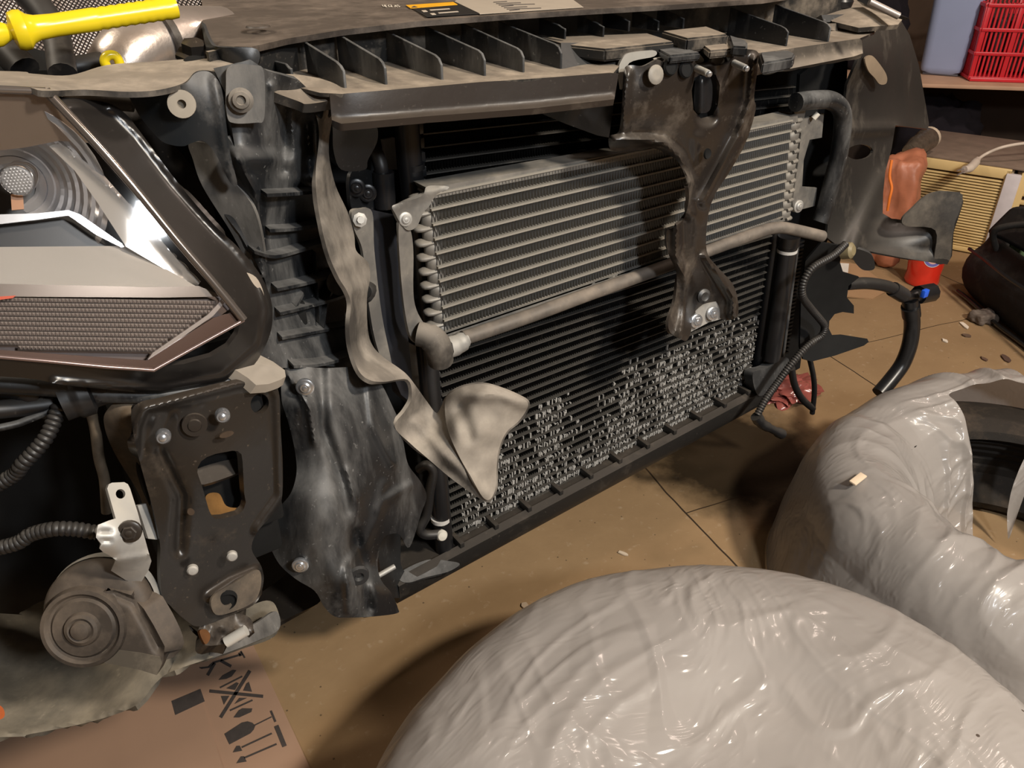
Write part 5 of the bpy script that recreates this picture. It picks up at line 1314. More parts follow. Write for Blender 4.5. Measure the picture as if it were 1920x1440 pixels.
sheet('lower_liner', [(355, 268), (400, 275), (430, 330), (470, 380), (490, 440), (498, 520), (470, 500), (430, 430), (380, 350), (362, 300)], [(355, 268, .685), (430, 330, .66), (498, 520, .66), (430, 430, .67), (380, 350, .68)], MAT['module_dust'], lug, thick=.004, res=8)

# rubber air guide flap
fear = tps([(588, 196, .672), (624, 196, .662), (594, 330, .660), (630, 350, .690), (604, 430, .650), (660, 440, .688), (640, 525, .645), (690, 500, .690), (656, 600, .640), (690, 620, .690), (672, 694, .625), (722, 672, .680), (700, 712, .610), (764, 712, .650), (818, 774, .66), (740, 800, .640), (834, 746, .655), (905, 717, .62), (992, 752, .60), (952, 812, .60), (920, 940, .585), (842, 894, .60), (860, 800, .610)])
flap = sheet('air_guide', [(588, 196), (606, 188), (624, 196), (622, 228), (617, 262), (618, 300), (630, 350), (652, 398), (664, 440), (668, 470), (690, 492), (694, 520), (688, 560), (690, 620), (700, 650), (722, 672), (748, 690), (768, 708), (800, 752), (818, 774), (828, 760), (834, 746), (850, 730), (875, 720), (905, 717), (935, 724), (970, 738), (992, 752), (990, 770), (975, 792), (952, 812), (938, 845), (934, 880), (932, 918), (920, 940), (908, 940), (880, 922), (842, 894), (800, 858), (770, 832), (740, 800), (760, 770), (772, 745), (764, 712), (720, 716), (692, 712), (672, 694), (658, 650), (655, 610), (658, 570), (650, 545), (636, 522), (618, 482), (604, 430), (594, 370), (592, 320), (598, 262), (596, 230)],
   [(588, 196, .672), (624, 196, .662), (594, 330, .660), (630, 350, .690), (604, 430, .650), (660, 440, .688), (640, 525, .645), (690, 500, .690), (656, 600, .640), (690, 620, .690), (672, 694, .625), (722, 672, .680), (700, 712, .610), (764, 712, .650), (818, 774, .66), (740, 800, .640), (834, 746, .655), (905, 717, .62), (992, 752, .60), (952, 812, .60), (920, 940, .585), (842, 894, .60), (860, 800, .610)],
   MAT['rubber'], CAR, 'dust coated wavy rubber air guide with an ear shaped end', thick=.004, res=6,
   ridges=[([(612, 200), (606, 270), (603, 330), (614, 420), (640, 500)], 9, .007), ([(672, 560), (672, 640), (690, 690)], 14, -.010), ([(832, 770), (870, 740), (940, 740), (985, 758)], 18, .008), ([(860, 760), (880, 820)], 20, -.006), ([(780, 790), (840, 860), (915, 930)], 14, .005)], rough=.004, rough_scale=30)
sheet('guide_ear', [(835, 750), (851, 733), (876, 723), (905, 720), (934, 727), (968, 741), (989, 754), (987, 769), (972, 790), (949, 811), (935, 845), (931, 880), (929, 916), (919, 936), (905, 932), (884, 896), (858, 850), (838, 800)],
   lambda q: fear(q) - .0035, dusty('thick pale dust', (.20, .175, .145), (.42, .37, .31), .62, .35, .85, scale=9, spots=.05), flap, 'pale dust caked ear', thick=.002, res=6, ridges=[([(832, 770), (870, 740), (940, 740), (985, 758)], 18, .008), ([(860, 760), (880, 820)], 20, -.006), ([(780, 790), (840, 860), (915, 930)], 14, .005)], rough=.004, rough_scale=30)
for q in ((607, 205, .664), (682, 548, .684)): lathe('guide_hole', [(.001, .0015), (.006, .0015), (.008, .0)], U(q[0], q[1], y=q[2]), (-.2, -1, .1), MAT['blackmatte'], flap)

# lower plastic duct under the near corner
duct = sheet('lower_duct', [(530, 700), (548, 688), (610, 690), (680, 690), (712, 716), (735, 760), (752, 800), (758, 838), (766, 872), (788, 902), (800, 930), (790, 962), (768, 1026), (752, 1006), (742, 1000), (722, 1006), (712, 1030), (708, 1062), (716, 1090), (734, 1112), (746, 1140), (744, 1150), (700, 1156), (655, 1158), (628, 1156), (608, 1138), (590, 1108), (555, 1086), (524, 1058), (505, 1020), (500, 985), (520, 955), (545, 925), (556, 885), (552, 840), (540, 790), (528, 750)],
   [(530, 700, .640), (548, 688, .640), (680, 690, .655), (752, 800, .650), (800, 930, .660), (768, 1026, .650), (552, 850, .630), (640, 800, .605), (560, 760, .610), (500, 985, .640), (560, 1060, .600), (640, 1000, .585), (640, 1150, .590), (744, 1145, .640), (700, 1090, .610), (720, 880, .625), (708, 1062, .65), (655, 1090, .575), (590, 930, .590)],
   MAT['module'], CAR, 'scratched dusty black lower duct', thick=.005, res=4.5, soften=4, smooth=True,
   ridges=[([(600, 690), (606, 800), (640, 900), (650, 960)], 16, -.010), ([(650, 880), (668, 940)], 8, .008), ([(690, 700), (700, 800), (735, 870)], 12, .010), ([(655, 1150), (650, 1060), (690, 1010), (720, 940), (770, 910)], 10, .010), ([(665, 1000), (680, 1060), (690, 1140)], 16, -.018), ([(540, 700), (580, 760), (590, 830)], 10, .012), ([(720, 905), (705, 960)], 8, .006)], rough=.004, rough_scale=16)
for q in ((572, 726, .606), (563, 1060, .594)):
    b_ = bolt(U(q[0], q[1], y=q[2]), (-.55, -1, .1), .0052, MAT['zinc'], duct, 'duct_bolt', 'bright zinc bolt', hexa=False, h=.003)
lathe('screw_boss', [(.003, .001), (.005, .004), (.010, .004), (.011, 0)], U(672, 1078, y=.585), (-.2, -1, .1), MAT['module_dark'], duct)
sheet('seal_strip', [(560, 1066), (590, 1108), (600, 1128), (560, 1150), (500, 1176), (460, 1180), (470, 1130), (520, 1090)], [(560, 1066, .69), (600, 1128, .66), (500, 1176, .64), (470, 1130, .69)], MAT['steel'], duct, thick=.006, res=9)

# ------------------------------------------------------------------ crash box mounting plate
plate_out = [(246, 786), (250, 764), (268, 752), (296, 746), (360, 730), (437, 712), (490, 704), (512, 714), (524, 742), (526, 800), (530, 870), (528, 938), (512, 964), (482, 998), (472, 1030), (490, 1062), (494, 1092), (480, 1130), (440, 1150), (376, 1174), (350, 1164), (322, 1138), (304, 1116), (300, 1060), (300, 1020), (288, 960), (270, 895), (256, 842)]
plate = sheet('mounting_plate', plate_out, [(246, 786, .560), (512, 714, .585), (528, 938, .580), (482, 998, .575), (300, 1020, .555), (322, 1138, .55), (376, 1174, .548), (494, 1092, .575), (400, 880, .552), (256, 842, .56)],
   MAT['steel'], CAR, 'black steel mounting plate with a square window and rust', thick=.006, res=4.2, soften=5,
   holes=[[(370, 886), (371, 876), (377, 865), (388, 857), (404, 851), (436, 845), (446, 846), (453, 852), (455, 866), (458, 925), (461, 942), (457, 955), (448, 964), (420, 972), (404, 973), (396, 966), (391, 954), (380, 915)], ell(487, 757, 17, 19, .3)],
   ridges=[([(252, 860), (256, 800), (270, 766), (310, 756), (440, 722), (500, 712), (520, 740), (524, 850), (526, 930), (480, 995)], 12, .008), ([(300, 850), (340, 930), (335, 1030)], 16, -.006), ([(395, 1120), (440, 1090), (485, 1070)], 10, .010), ([(430, 1130), (470, 1110)], 22, -.010), ([(316, 785), (300, 830)], 24, -.004)])
box('rail_inside', (-.050, 0.018, -.075), (.050, .20, .075), MAT['blackmatte'], plate, bevel=.004, M=Matrix.Translation(U(418, 905, y=.57)))
sheet('inner_flange', [(368, 880), (440, 860), (456, 870), (452, 884), (385, 908), (375, 900)], [(368, 880, .585), (456, 870, .580), (385, 908, .572)], MAT['steel_brown'], plate, thick=.004, res=6)
sheet('rusty_floor', [(386, 930), (410, 925), (424, 948), (446, 952), (460, 946), (456, 964), (432, 972), (402, 976), (392, 966)], [(386, 930, .582), (410, 925, .586), (460, 946, .575), (402, 976, .565)], plain('dark rust', (.15, .075, .022), .85, 0, .7, 60, .2, bump=.6), plate, 'rusty inner edge of the window', thick=.004, res=5)
for (u, v, r, m) in ((306, 816, .0056, 'zinc'), (417, 777, .0056, 'zinc')): bolt(U(u, v, y=.550), (-.25, -1, .25), r, MAT[m], plate, 'stud', 'bright zinc stud', flange=False, hexa=False, h=.007)
lathe('dimple', [(.001, .0022), (.0045, .0020), (.0052, .0008), (.0090, .0008), (.0095, -.001)], U(365, 797, y=.551), (-.25, -1, .2), MAT['steel_brown'], plate)
for (u, v) in ((435, 1043), (361, 1069)): lathe('weld_stud', [(.001, .0024), (.0032, .0022), (.0044, 0.001), (.0046, -.002)], U(u, v, y=.550), (-.2, -1, .2), MAT['zinc_dust'], plate, 'dull rivet head')
lathe('lower_nut', [(.002, .002), (.007, .002), (.008, .0045), (.0095, .0)], U(424, 1124, y=.552), (-.1, -1, .1), MAT['blackmatte'], plate)
for (u, v, a, b_, rot) in ((425, 815, 14, 5, -.3), (358, 960, 7, 6, .2)):
    y = .5478; sheet('rust_patch', ell(u, v, a, b_, rot, 12), [(u, v, y), (u+20, v, y+.001), (u, v+20, y)], plain('rust stain', (.05, .030, .016), .8, 0, .5, 120), plate, thick=.001, res=4)
tow = sheet('tow_stub', [(372, 1180), (394, 1162), (440, 1150), (470, 1160), (472, 1186), (440, 1202), (386, 1210)], [(374, 1182, .552), (460, 1160, .562), (384, 1208, .545)], MAT['steel_brown'], plate, 'rusty stub under the plate', thick=.012, res=5, rough=.006, rough_scale=60)
sheet('rust_end', [(374, 1184), (386, 1180), (394, 1190), (392, 1202), (384, 1207)], [(373, 1182, .5475), (398, 1200, .542), (382, 1208, .540)], plain('rust end', (.10, .042, .014), .85, 0, .6, 90, .2, bump=.5), plate, thick=.004, res=4)
sheet('plate_foot', [(398, 1120), (440, 1092), (482, 1068), (490, 1092), (478, 1126), (440, 1146), (404, 1152)], [(398, 1120, .5475), (482, 1068, .566), (440, 1146, .5475)], dusty('brown caked dust', (.04, .033, .026), (.17, .13, .09), .5, .25, .8, scale=20), plate, 'dust caked foot of the plate', thick=.002, res=5,
   holes=[ell(424, 1122, 11, 13)])
lathe('stub_rod', [(.001, 0), (.005, 0), (.005, .02), (.001, .02)], U(424, 1204, y=.545), (.8, -.2, .35), plain('clean rod', (.62, .6, .55), .4, .3), plate)

# ------------------------------------------------------------------ horn on its strap
horn_m = dusty('dusty horn', (0.022, 0.018, 0.015), (0.15, 0.115, 0.085), .45, .4, .55, spots=.1)
hc = U(186, 1144, y=.560)
ax = Vector((-.42, -.80, .42)).normalized()
hr = R(186, 1144, .560, 97)
horn = lathe('horn', [(.002, -.018), (hr*.74, -.018), (hr*.95, -.012), (hr, -.004), (hr*.985, .003), (hr*.92, .007), (hr*.80, .009), (.002, .009)], hc, ax, horn_m, CAR, 'round dusty black horn on a silver strap', seg=56)
M = axis_matrix(hc, ax)
def hp(r, a, h): return M @ Vector((r*math.cos(a), r*math.sin(a), h))
e0 = (M.to_3x3() @ Vector((1, 0, 0))); e1 = (M.to_3x3() @ Vector((0, 1, 0)))
base = math.atan2(e1.dot(RIGHT), e0.dot(RIGHT))
vs = math.atan2(e1.dot(UP), e0.dot(UP)); ccw = 1 if ((vs-base) % (2*math.pi)) < math.pi else -1
def ha(deg): return base + ccw*math.radians(deg)      # 0 = right, 90 = up, as seen
# drum cover off-centre on the body, and the flat sided mouth opening down to the right
cc = U(162, 1172, y=float(plane_y(hc + ax*.008, ax)([(162, 1172)])[0])); r2 = R(162, 1172, cc.y, 78)
lathe('drum_cover', [(r2, -.012), (r2*1.0, .004), (r2*.95, .008), (r2*.86, .0085), (r2*.80, .006), (r2*.74, .0055), (r2*.68, .0075), (r2*.42, .0075), (r2*.38, .0105), (r2*.30, .0115), (r2*.24, .0105), (r2*.2, .0135), (r2*.1, .0145), (.0005, .0145)], cc, ax, horn_m, horn, seg=48)
tr = sheet('trumpet', [(176, 1112), (214, 1106), (246, 1116), (270, 1142), (288, 1172), (309, 1212), (306, 1240), (294, 1266), (262, 1256), (214, 1246), (180, 1240), (196, 1214), (206, 1180)], plane_y(hc + ax*.013, ax), horn_m, horn, thick=hr*.42, res=5, smooth=False,
   ridges=[([(214, 1112), (252, 1128), (276, 1170), (298, 1216)], 12, -.005)])
sheet('mouth_edge', [(180, 1240), (214, 1246), (262, 1256), (294, 1266), (304, 1244), (300, 1232), (262, 1224), (196, 1216)], plane_y(hc + ax*.0136, ax), dusty('dusty horn lip', (.03, .026, .02), (.24, .2, .15), .5, .5, .6), horn, thick=.003, res=5, smooth=False)
lathe('mount_ring', [(hr*.9, -.020), (hr*1.02, -.017), (hr*1.035, -.011), (hr*1.01, -.007)], hc, ax, MAT['zinc_dust'], horn, 'silver ring on the horn back', seg=48, caps=False)
strap = sheet('horn_strap', [(201, 916), (204, 908), (210, 905), (233, 904), (240, 908), (244, 916), (258, 960), (280, 1040), (284, 1052), (278, 1070), (262, 1096), (236, 1088), (208, 1070), (217, 1050), (206, 1042), (194, 1036), (186, 1028), (190, 1020), (180, 1008), (182, 992), (184, 984), (204, 976), (217, 972)],
   [(201, 916, .555), (240, 908, .56), (258, 960, .545), (184, 984, .535), (280, 1040, .540), (186, 1028, .530), (217, 1050, .532), (262, 1096, .552), (208, 1070, .545)], MAT['zinc_dust'], horn, 'pale zinc strap holding the horn', thick=.003, res=5, smooth=False,
   holes=[ell(226, 926, 9, 9)], ridges=[([(216, 1052), (280, 1040)], 8, .004), ([(185, 996), (208, 996)], 2.5, -.004), ([(186, 1014), (210, 1014)], 2.5, -.004)])
sheet('strap_pad', [(258, 948), (276, 944), (300, 1000), (296, 1012), (278, 1010)], [(258, 948, .565), (276, 944, .568), (296, 1012, .56)], MAT['zinc_dust'], horn, thick=.003, res=6, smooth=False)
bolt(U(243, 997, y=.5305), (-.35, -1, .3), R(243, 997, .53, 14), MAT['steel_brown'], horn)
pts = [(-260, 1066, .64), (0, 1027, .59), (58, 1002, .58), (100, 992, .57), (140, 992, .565), (182, 999, .56)]
tube('horn_lead', [U(u, v, y=y) for u, v, y in pts], .0058, MAT['hose'], horn, corr=.001, corr_pitch=.004)

# ------------------------------------------------------------------ near wheel arch liner and dark recess
liner_m = dusty('caked arch liner', (0.030, 0.029, 0.026), (0.34, 0.29, 0.215), .50, .34, .75, scale=6, spots=.2, bump=.4)
liner = sheet('arch_liner', [(-430, 1120), (0, 1150), (38, 1148), (87, 1124), (180, 1110), (281, 1148), (321, 1130), (373, 1140), (449, 1140), (500, 1126), (519, 1140), (522, 1180), (470, 1206), (400, 1232), (335, 1254), (309, 1266), (289, 1284), (254, 1323), (175, 1352), (58, 1376), (0, 1382), (-430, 1384)],
   [(-430, 1120, .80), (0, 1150, .78), (180, 1110, .76), (0, 1382, .60), (-430, 1384, .60), (175, 1352, .57), (289, 1284, .555), (300, 1160, .64), (379, 1160, .63), (379, 1215, .585), (519, 1140, .63), (500, 1185, .60), (335, 1254, .57), (100, 1270, .66)], liner_m, CAR, 'mud caked arch liner under the horn', thick=.005, res=7,
   ridges=[([(0, 1378), (58, 1372), (175, 1348), (254, 1320)], 7, .006), ([(300, 1190), (340, 1230), (310, 1262)], 12, -.012), ([(500, 1160), (420, 1200), (330, 1245)], 9, .008)], rough=.008, rough_scale=14)
sheet('liner_tip', [(446, 1188), (484, 1166), (518, 1146), (523, 1180), (476, 1204), (420, 1226), (380, 1238)], [(446, 1188, .575), (518, 1146, .60), (523, 1180, .590), (380, 1238, .572)], MAT['module_dust'], liner, 'grey tip of the liner', thick=.003, res=7)
sheet('liner_patch', [(-20, 1318), (2, 1324), (9, 1338), (3, 1348), (-20, 1350)], [(-20, 1312, .60), (14, 1338, .597), (4, 1352, .592)], plain('orange red clip', (.40, .09, .02), .6), liner, 'orange red clip at the liner edge', thick=.004, res=6)
recess = sheet('recess_panel', [(-430, 640), (320, 660), (560, 720), (620, 900), (600, 1120), (380, 1180), (100, 1180), (-430, 1240)], [(-430, 640, .76), (560, 720, .74), (600, 1120, .74), (-430, 1240, .90), (100, 1180, .80)], MAT['blackmatte'], CAR, thick=.01, res=26, smooth=False)
box('rail_end', (-.05, .015, -.10), (.055, .5, .12), MAT['blackmatte'], CAR, bevel=.006, M=Matrix.Translation(U(400, 930, y=.59)))
sheet('sill_plate', [(200, 770), (240, 738), (300, 735), (310, 752), (262, 764), (248, 790), (256, 850), (300, 1000), (280, 1000), (262, 930), (215, 850), (196, 800)], [(200, 770, .60), (300, 735, .61), (248, 790, .58), (300, 1000, .60), (215, 850, .62)], dusty('brown dirt', (.05, .04, .03), (.24, .18, .12), .5, .4, .7), CAR, thick=.004, res=8)
tube('wiring_conduit', [U(u, v, y=y) for u, v, y in ((112, 760, .60), (100, 792, .595), (82, 826, .59), (44, 868, .59), (0, 906, .60), (-240, 1020, .63))], .0058, MAT['hose'], CAR, corr=.001, corr_pitch=.004)
tube('wire', [U(u, v, y=.605) for u, v in ((-250, 850), (0, 802), (50, 788), (92, 770))], .0028, MAT['module'], CAR)
tube('wire', [U(u, v, y=.62) for u, v in ((166, 760), (178, 800), (186, 860), (196, 900), (200, 960))], .0042, dusty('brown lead', (.06, .045, .03), (.2, .15, .1), .5, .3, .6), CAR)
tube('loom_plug', [U(u, v, y=.60) for u, v in ((112, 752), (140, 742), (170, 732), (200, 720), (224, 706))], [.016]*5+[.018]*5+[.014]*5+[.010]*6, MAT['hose'], CAR, seg=14)
tube('loom', [U(u, v, y=.62) for u, v in ((-250, 690), (20, 712), (60, 742), (110, 756))], .014, MAT['hose'], CAR)
tube('loom', [U(u, v, y=.61) for u, v in ((-250, 792), (40, 764), (100, 756))], .007, MAT['hose'], CAR)

# ------------------------------------------------------------------ headlight
def hl_y(q):
    q = np.asarray(q, float); return .545 + (700 - q[:, 1])/530*.070 + (455 - q[:, 0])/455*.012
hl_body = dusty('headlight housing', (0.012, 0.0105, 0.0098), (0.24, 0.20, 0.165), .03, .09, .28, spots=.04, bump=.05)
head = sheet('headlight', [(60, 172), (120, 182), (160, 186), (205, 194), (236, 214), (262, 246), (330, 338), (400, 420), (445, 462), (486, 512), (508, 562), (510, 610), (496, 652), (470, 690), (420, 716), (370, 728), (300, 738), (220, 732), (120, 722), (0, 706), (-430, 700), (-430, 640), (270, 690), (452, 600), (300, 420), (120, 200)],
   [(60, 172, .635), (205, 194, .66), (262, 246, .655), (120, 200, .632), (330, 338, .640), (300, 420, .600), (486, 512, .610), (510, 610, .595), (452, 600, .568), (470, 690, .585), (300, 738, .580), (270, 690, .560), (-430, 700, .590), (-430, 640, .572)], hl_body, CAR, 'clear headlight in a dusty black housing', thick=.004, res=4.5, soften=5,
   ridges=[([(205, 196), (260, 250), (330, 342), (445, 468), (486, 520), (502, 580), (490, 650), (420, 710), (300, 732), (100, 716)], 9, .008), ([(130, 200), (215, 205)], 7, .004)])
hd_dust = dusty('dust in the seam', (.30, .25, .20), (.40, .34, .27), .6, .3, .9)
sheet('dust_deposit', [(452, 512), (480, 520), (496, 560), (490, 620), (468, 660), (452, 668), (470, 620), (474, 580), (462, 545)], [(452, 512, .601), (496, 560, .593), (468, 660, .580), (470, 620, .584)], hd_dust, head, 'pale dust lying in the housing corner', thick=.002, res=5)
# rear bowl closing the lamp
bowl = sheet('rear_bowl', [(-430, 150), (92, 160), (250, 360), (460, 600), (290, 702), (-430, 676)], lambda q: hl_y(q) + .075, plain('lamp interior', (.02, .018, .017), .35, 0, .1, 10), head, thick=.003, res=16, smooth=False)
# brown reflecting hood at the top
hood = sheet('upper_hood', [(-430, 168), (90, 174), (150, 248), (168, 268), (110, 264), (50, 276), (0, 282), (-430, 286)], lambda q: hl_y(q) + .006 + (np.asarray(q)[:, 1]-170)/100*.014, plain('smoky chrome', (.46, .37, .30), .24, .8, .04, 4), head, 'smoky reflective hood', thick=.002, res=9, smooth=False)
refl = plain('vacuum chrome', (.90, .90, .92), .2, .72, .03, 5)
# stepped projector bowl
c0 = U(30, 345, y=float(hl_y([[30, 345]])[0]) + .075)
axb = Vector((-.25, -1, .12)).normalized()
prof = []
for k in range(9):
    r = .014 + k*.0056; h = .001 + (k/8)**1.7*.040
    prof += [(r, h), (r + .0022, h + .0022), (r + .0054, h + .0028)]
bm = bmesh.new(); lathe_bm(bm, prof, axis_matrix(c0, axb), 40, caps=False)
me = mesh_from(bm, 'reflector_bowl', smooth=False); o = link('reflector_bowl', me, refl, head, 'stepped chrome reflector')
m_ = o.modifiers.new('wall', 'SOLIDIFY'); m_.thickness = .0015
cb_ = U(33, 338, y=float(hl_y([[33, 338]])[0]) + .022)
lathe('bulb_shield', [(.0105, -.02), (.0105, 0), (.0098, .0012), (.0092, .0005)], cb_, axb, MAT['chrome'], head, 'chrome bulb shield', seg=32, caps=False)
bm = bmesh.new(); lathe_bm(bm, [(.0094, .0), (.006, .0008), (.001, .0010)], axis_matrix(cb_, axb), 32)
Ms = axis_matrix(cb_, axb)
for i in range(-4, 5):
    for j in range(-4, 5):
        x, y = (i + (j % 2)*.5)*.0021, j*.0019
        if math.hypot(x, y) < .0082: lathe_bm(bm, [(.0008, .0006), (.0007, .0012), (.0003, .0014)], Ms @ Matrix.Translation((x, y, 0)), 6)
link('shield_face', mesh_from(bm, 'shield_face'), plain('pale dotted shield', (.52, .52, .53), .35, .5, .1, 100), head)
sheet('amber_tab', [(20, 364), (43, 364), (45, 392), (22, 394)], lambda q: hl_y(q) + .03, plain('amber tab', (.42, .20, .09), .35), head, 'amber tab under the bulb shield', thick=.003, res=6, smooth=False)
# chrome ledge under the bowl, dark gap, and the bright L-shaped light guide
sheet('chrome_ledge', [(-430, 408), (0, 402), (70, 400), (128, 394), (150, 402), (190, 430), (236, 462), (228, 464), (180, 440), (140, 412), (128, 404), (70, 412), (0, 420), (-430, 428)], lambda q: hl_y(q) + .020, refl, head, 'chrome ledge', thick=.004, res=6, smooth=False)
sheet('dark_gap', [(-430, 424), (0, 418), (128, 402), (232, 462), (-430, 466)], lambda q: hl_y(q) + .034, MAT['black'], head, thick=.003, res=10, smooth=False)
guide = plain('satin light guide', (.78, .75, .71), .26, .55, .03, 4)
sheet('light_guide', [(92, 274), (108, 268), (124, 276), (196, 330), (240, 380), (300, 448), (372, 534), (364, 538), (236, 462), (180, 376), (140, 320)], lambda q: hl_y(q) + .016 + np.clip((236 - np.asarray(q)[:, 0])/140, 0, 1)*.012, guide, head, 'bright silver light guide', thick=.004, res=6, smooth=False,
      ridges=[([(120, 276), (240, 384), (370, 534)], 7, .005)])
sheet('light_guide', [(-430, 464), (0, 463), (236, 461), (368, 537), (270, 538), (0, 532), (-430, 534)], lambda q: hl_y(q) + .024 - (np.asarray(q)[:, 1]-462)/75*.014, guide, head, 'bright silver light guide', thick=.004, res=7, smooth=False)
sheet('guide_shelf', [(-430, 534), (0, 532), (270, 538), (372, 536), (420, 556), (300, 558), (0, 556), (-430, 558)], lambda q: hl_y(q) + .010, plain('smoky strip', (.20, .165, .14), .25, .7, .05, 6), head, 'smoky strip', thick=.003, res=8, smooth=False)
# painted amber glint and prismatic turn signal
def prism_mat():
    m, nt, b = M_('prism strip'); b.inputs['Base Color'].default_value = (.50, .45, .425, 1); b.inputs['Metallic'].default_value = .35; b.inputs['Roughness'].default_value = .15
    return m
bm = bmesh.new()
lo_, hi_ = [(0, 560), (424, 560)], 0
def in_ts(u, v):
    return 558 + 0*u < v < 650 + (u/275.0)*20 and (u < 430 - (v-560)*1.42)
for j in range(11):
    for i in range(-56, 62):
        u = i*7.4 + (j % 2)*3.7; v = 562 + j*9.0 + max(u, 0)*.015
        if u < -425 or not in_ts(max(u, 0), v): continue
        y = float(hl_y([[u, v]])[0]) + .012
        w = []
        for du, dv in ((-3.6, -4.3), (3.6, -4.3), (3.6, 4.3), (-3.6, 4.3)): w.append(bm.verts.new(U(u+du, v+dv, y=y)))
        cpt = bm.verts.new(U(u, v-1, y=y-.0034))
        for k in range(4): bm.faces.new((w[k], w[(k+1) % 4], cpt))
bmesh.ops.recalc_face_normals(bm, faces=bm.faces[:])
ts = link('turn_signal_prisms', mesh_from(bm, 'turn_signal_prisms', smooth=False), prism_mat(), head, 'prismatic indicator strip')
md = ts.modifiers.new('wall', 'SOLIDIFY'); md.thickness = .001
sheet('prism_edge', [(428, 560), (400, 592), (290, 668), (276, 676), (286, 662), (390, 590), (418, 560)], lambda q: hl_y(q) + .006, prism_mat(), head, thick=.004, res=5, smooth=False)
sheet('signal_backing', [(-430, 552), (440, 556), (430, 580), (280, 688), (0, 666), (-430, 662)], lambda q: hl_y(q) + .020, plain('indicator backing', (.10, .075, .07), .4, .3, .1, 8), head, thick=.002, res=14, smooth=False)
sheet('lower_trim', [(-430, 652), (0, 656), (276, 676), (400, 596), (440, 585), (452, 602), (288, 692), (0, 666), (-430, 662)], lambda q: hl_y(q) + .004, plain('wine dark trim', (.09, .05, .035), .25, .4, .05, 8), head, thick=.004, res=6, smooth=False)
sheet('amber_glint', [(-30, 557), (0, 556), (30, 554), (24, 559), (0, 562), (-30, 562)], lambda q: hl_y(q) + .006, plain('red orange', (.55, .07, .015), .3), head, 'painted red orange glint', thick=.002, res=6, smooth=False)  # a glint of light put in as a coloured sheet
# bright rim along the lens edge
edge = [(86, 170), (120, 206), (180, 270), (250, 350), (330, 448), (400, 530), (457, 600)]
tube('lens_rim', [U(u, v, y=float(hl_y([[u, v]])[0]) + .001) for u, v in edge], .0032, plain('dark gloss rim', (.30, .26, .23), .15, .8, .02), head, smooth=4)
edge2 = [(457, 600), (370, 648), (288, 694), (200, 688), (100, 678), (0, 669), (-430, 664)]
tube('lens_rim', [U(u, v, y=float(hl_y([[u, v]])[0]) + .001) for u, v in edge2], .0015, plain('rosy rim', (.20, .14, .125), .25, .5, .02), head, smooth=1)
edge3 = [(-430, 166), (0, 168), (86, 171)]
tube('lens_rim', [U(u, v, y=float(hl_y([[u, v]])[0]) + .001) for u, v in edge3], .0025, plain('dark gloss rim', (.2, .17, .15), .2, .6, .02), head, smooth=1)
def glass():
    m = bpy.data.materials.new('clear lens'); m.use_nodes = True; nt = m.node_tree; nt.nodes.remove(nt.nodes['Principled BSDF'])
    t = N(nt, 'ShaderNodeBsdfTransparent'); t.inputs[0].default_value = (.94, .93, .92, 1)
    g = N(nt, 'ShaderNodeBsdfGlossy'); g.inputs['Roughness'].default_value = .05; g.inputs[0].default_value = (1, 1, 1, 1)
    f = N(nt, 'ShaderNodeFresnel'); f.inputs[0].default_value = 1.35
    mx = N(nt, 'ShaderNodeMixShader'); nt.links.new(f.outputs[0], mx.inputs[0]); nt.links.new(t.outputs[0], mx.inputs[1]); nt.links.new(g.outputs[0], mx.inputs[2])
    nt.links.new(mx.outputs[0], nt.nodes['Material Output'].inputs[0]); return m
sheet('lens', [(-430, 167), (88, 172), (250, 352), (456, 600), (288, 693), (0, 668), (-430, 662)], hl_y, glass(), head, 'clear plastic lens', thick=.002, res=16, smooth=False)
# beige clip at the housing corner
clip_m = plain('dusty beige clip', (.30, .262, .215), .75, 0, .2, 50)
clip = sheet('retaining_clip', [(436, 690), (445, 680), (470, 662), (480, 662), (512, 678), (534, 694), (536, 706), (526, 712), (504, 720), (480, 722), (464, 708)], [(436, 690, .575), (478, 662, .60), (534, 694, .58), (500, 722, .565)], clip_m, CAR, 'dusty beige clip under the headlight corner', thick=.010, res=6, smooth=False, ridges=[([(478, 700), (500, 682), (520, 690)], 5, .004)])
tube('under_seal', [U(u, v, y=y) for u, v, y in ((-420, 700, .62), (60, 722, .60), (150, 734, .595), (240, 738, .59), (320, 736, .585), (400, 722, .585), (450, 704, .585))], .0075, MAT['module'], head, 'black seal under the headlight')

# ------------------------------------------------------------------ engine bay glimpsed at the top left
def foil_mesh():
    m, nt, b = M_('embossed foil')
    g, mp = coords(nt, (1, 1, 1)); sep = N(nt, 'ShaderNodeSeparateXYZ'); nt.links.new(g.outputs['Position'], sep.inputs[0])
    d1 = math_(nt, 'ADD', math_(nt, 'MULTIPLY', sep.outputs[0], 1.0), math_(nt, 'MULTIPLY', sep.outputs[2], 1.3))
    d2 = math_(nt, 'SUBTRACT', math_(nt, 'MULTIPLY', sep.outputs[0], 1.0), math_(nt, 'MULTIPLY', sep.outputs[2], 1.3))
    w1 = math_(nt, 'ABSOLUTE', math_(nt, 'SINE', math_(nt, 'MULTIPLY', d1, 640)))
    w2 = math_(nt, 'ABSOLUTE', math_(nt, 'SINE', math_(nt, 'MULTIPLY', d2, 640)))
    h = math_(nt, 'MULTIPLY', w1, w2)
    lin = ramp(nt, h, .22, .60, (.03, .024, .022), (.62, .54, .50))
    nt.links.new(lin.outputs[0], b.inputs['Base Color']); b.inputs['Metallic'].default_value = .7; b.inputs['Roughness'].default_value = .32
    bp = N(nt, 'ShaderNodeBump'); bp.inputs['Strength'].default_value = .7; bp.inputs['Distance'].default_value = .004
    nt.links.new(h, bp.inputs['Height']); nt.links.new(bp.outputs[0], b.inputs['Normal'])
    return m
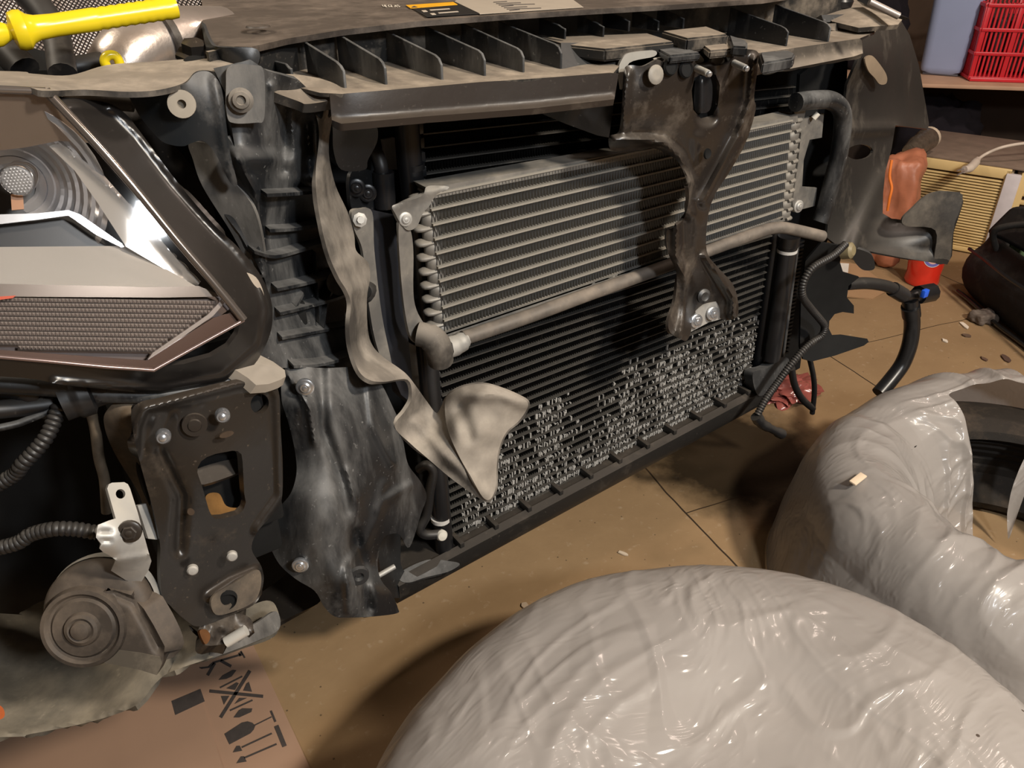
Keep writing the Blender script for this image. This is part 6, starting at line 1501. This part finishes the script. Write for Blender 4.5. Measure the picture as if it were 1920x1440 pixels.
shield_ = sheet('heat_shield', [(-430, -60), (420, -60), (420, 80), (380, 110), (250, 128), (-430, 138)], [(-430, -60, 1.10), (420, -60, 1.10), (420, 80, 1.0), (-430, 138, .96)], foil_mesh(), CAR, 'silver embossed foil heat shield', thick=.006, res=12, rough=.02, rough_scale=12)
sheet('shield_seam', [(-40, 66), (100, 100), (200, 112), (330, 96), (340, 110), (230, 124), (-40, 130)], [(-40, 66, .98), (340, 100, .96), (-40, 130, .92)], MAT['blackmatte'], shield_, thick=.01, res=10)
tube('foil_duct', [U(220, 150, y=.86), U(240, 110, y=.86), U(290, 82, y=.87), U(350, 74, y=.88), (U(420, 72, y=.90))], .030, plain('crinkled foil sleeve', (.72, .62, .55), .30, .8, .15, 40, bump=.5), CAR, 'silver foil sleeved duct', seg=24)
tube('duct_band', [U(300, 82, y=.866), U(312, 79, y=.868)], .0312, MAT['steel_brown'], CAR, smooth=1, seg=24)
tube('bay_hose', [U(40, -20, y=.88), U(80, 22, y=.86), U(106, 70, y=.84), U(118, 140, y=.80)], .0115, MAT['hose'], CAR, seg=14)
tube('bay_hose', [U(-20, 66, y=.84), U(10, 92, y=.82), U(46, 132, y=.80)], .0125, MAT['hose'], CAR, seg=14)
tube('bay_hose', [U(120, 128, y=.84), U(160, 122, y=.84), U(210, 112, y=.85), U(250, 104, y=.86)], .009, MAT['hose'], CAR)
ylw = MAT['yellow']
# ribbed grip on the stay rod
g0, g1 = U(36, 57, y=.76), U(330, 14, y=.76)
d = (g1-g0); L = d.length; d.normalize(); k_ = R(180, 40, .76, 20.5)/.0122
prof = [(.004, -.01), (.0185, -.006), (.0205, 0), (.0200, .006), (.0150, .011), (.0128, .018), (.0118, .035)]
for k in range(8): h = .055 + k*(L-.062)/8; prof += [(.0122, h), (.0112, h + (L-.062)/16)]
prof += [(.0122, L-.006), (.0115, L), (.004, L)]
prof = [(r*k_, h if r < .0123 and h > .05 else h*k_ if h < .05 else h) for r, h in prof]
grip = lathe('stay_rod_grip', prof, g0, d, ylw, CAR, 'bright yellow ribbed grip', seg=28)
lathe('grip_end', [(.003*k_, -.075), (.0125*k_, -.07), (.0150*k_, -.03), (.0130*k_, -.014), (.006*k_, -.004)], g0, d, ylw, grip, seg=24)
tube('stay_rod', [g0 - d*.07, g0 - d*.40], .005, MAT['black'], grip, smooth=1)
tube('dipstick_ring', [U(u, v, y=.80) for u, v in ((202, 128), (196, 114), (203, 104), (216, 105), (224, 118), (230, 150), (238, 182))], .0040, ylw, CAR, 'yellow dipstick ring')
sheet('bay_floor', [(200, 168), (260, 180), (300, 240), (380, 340), (400, 420), (300, 330), (180, 196)], [(200, 168, .80), (400, 420, .78), (300, 240, .80)], MAT['steel'], CAR, thick=.006, res=12)
tube('rail_pipe', [U(110, 186, y=.74), U(180, 186, y=.73), U(250, 192, y=.72)], .0075, MAT['rubber'], CAR)
lathe('mount_bolt', [(.002, 0), (.016, 0), (.016, .003), (.010, .004), (.010, .012), (.002, .014)], U(366, 106, y=.74), (0, -.3, 1), MAT['steel'], CAR, seg=6)
box('inner_panel', (-.35, .98, .45), (.5, 1.0, .86), MAT['blackmatte'], CAR, bevel=.004)
box('firewall', (-.40, 1.5, .25), (1.5, 1.53, .90), MAT['blackmatte'], CAR, bevel=.004)
box('wing_side', (-.42, .90, .20), (-.38, 1.5, .88), MAT['blackmatte'], CAR, bevel=.004)
box('underbody', (-.40, .90, .18), (1.3, 1.5, .20), MAT['blackmatte'], CAR, bevel=.004)
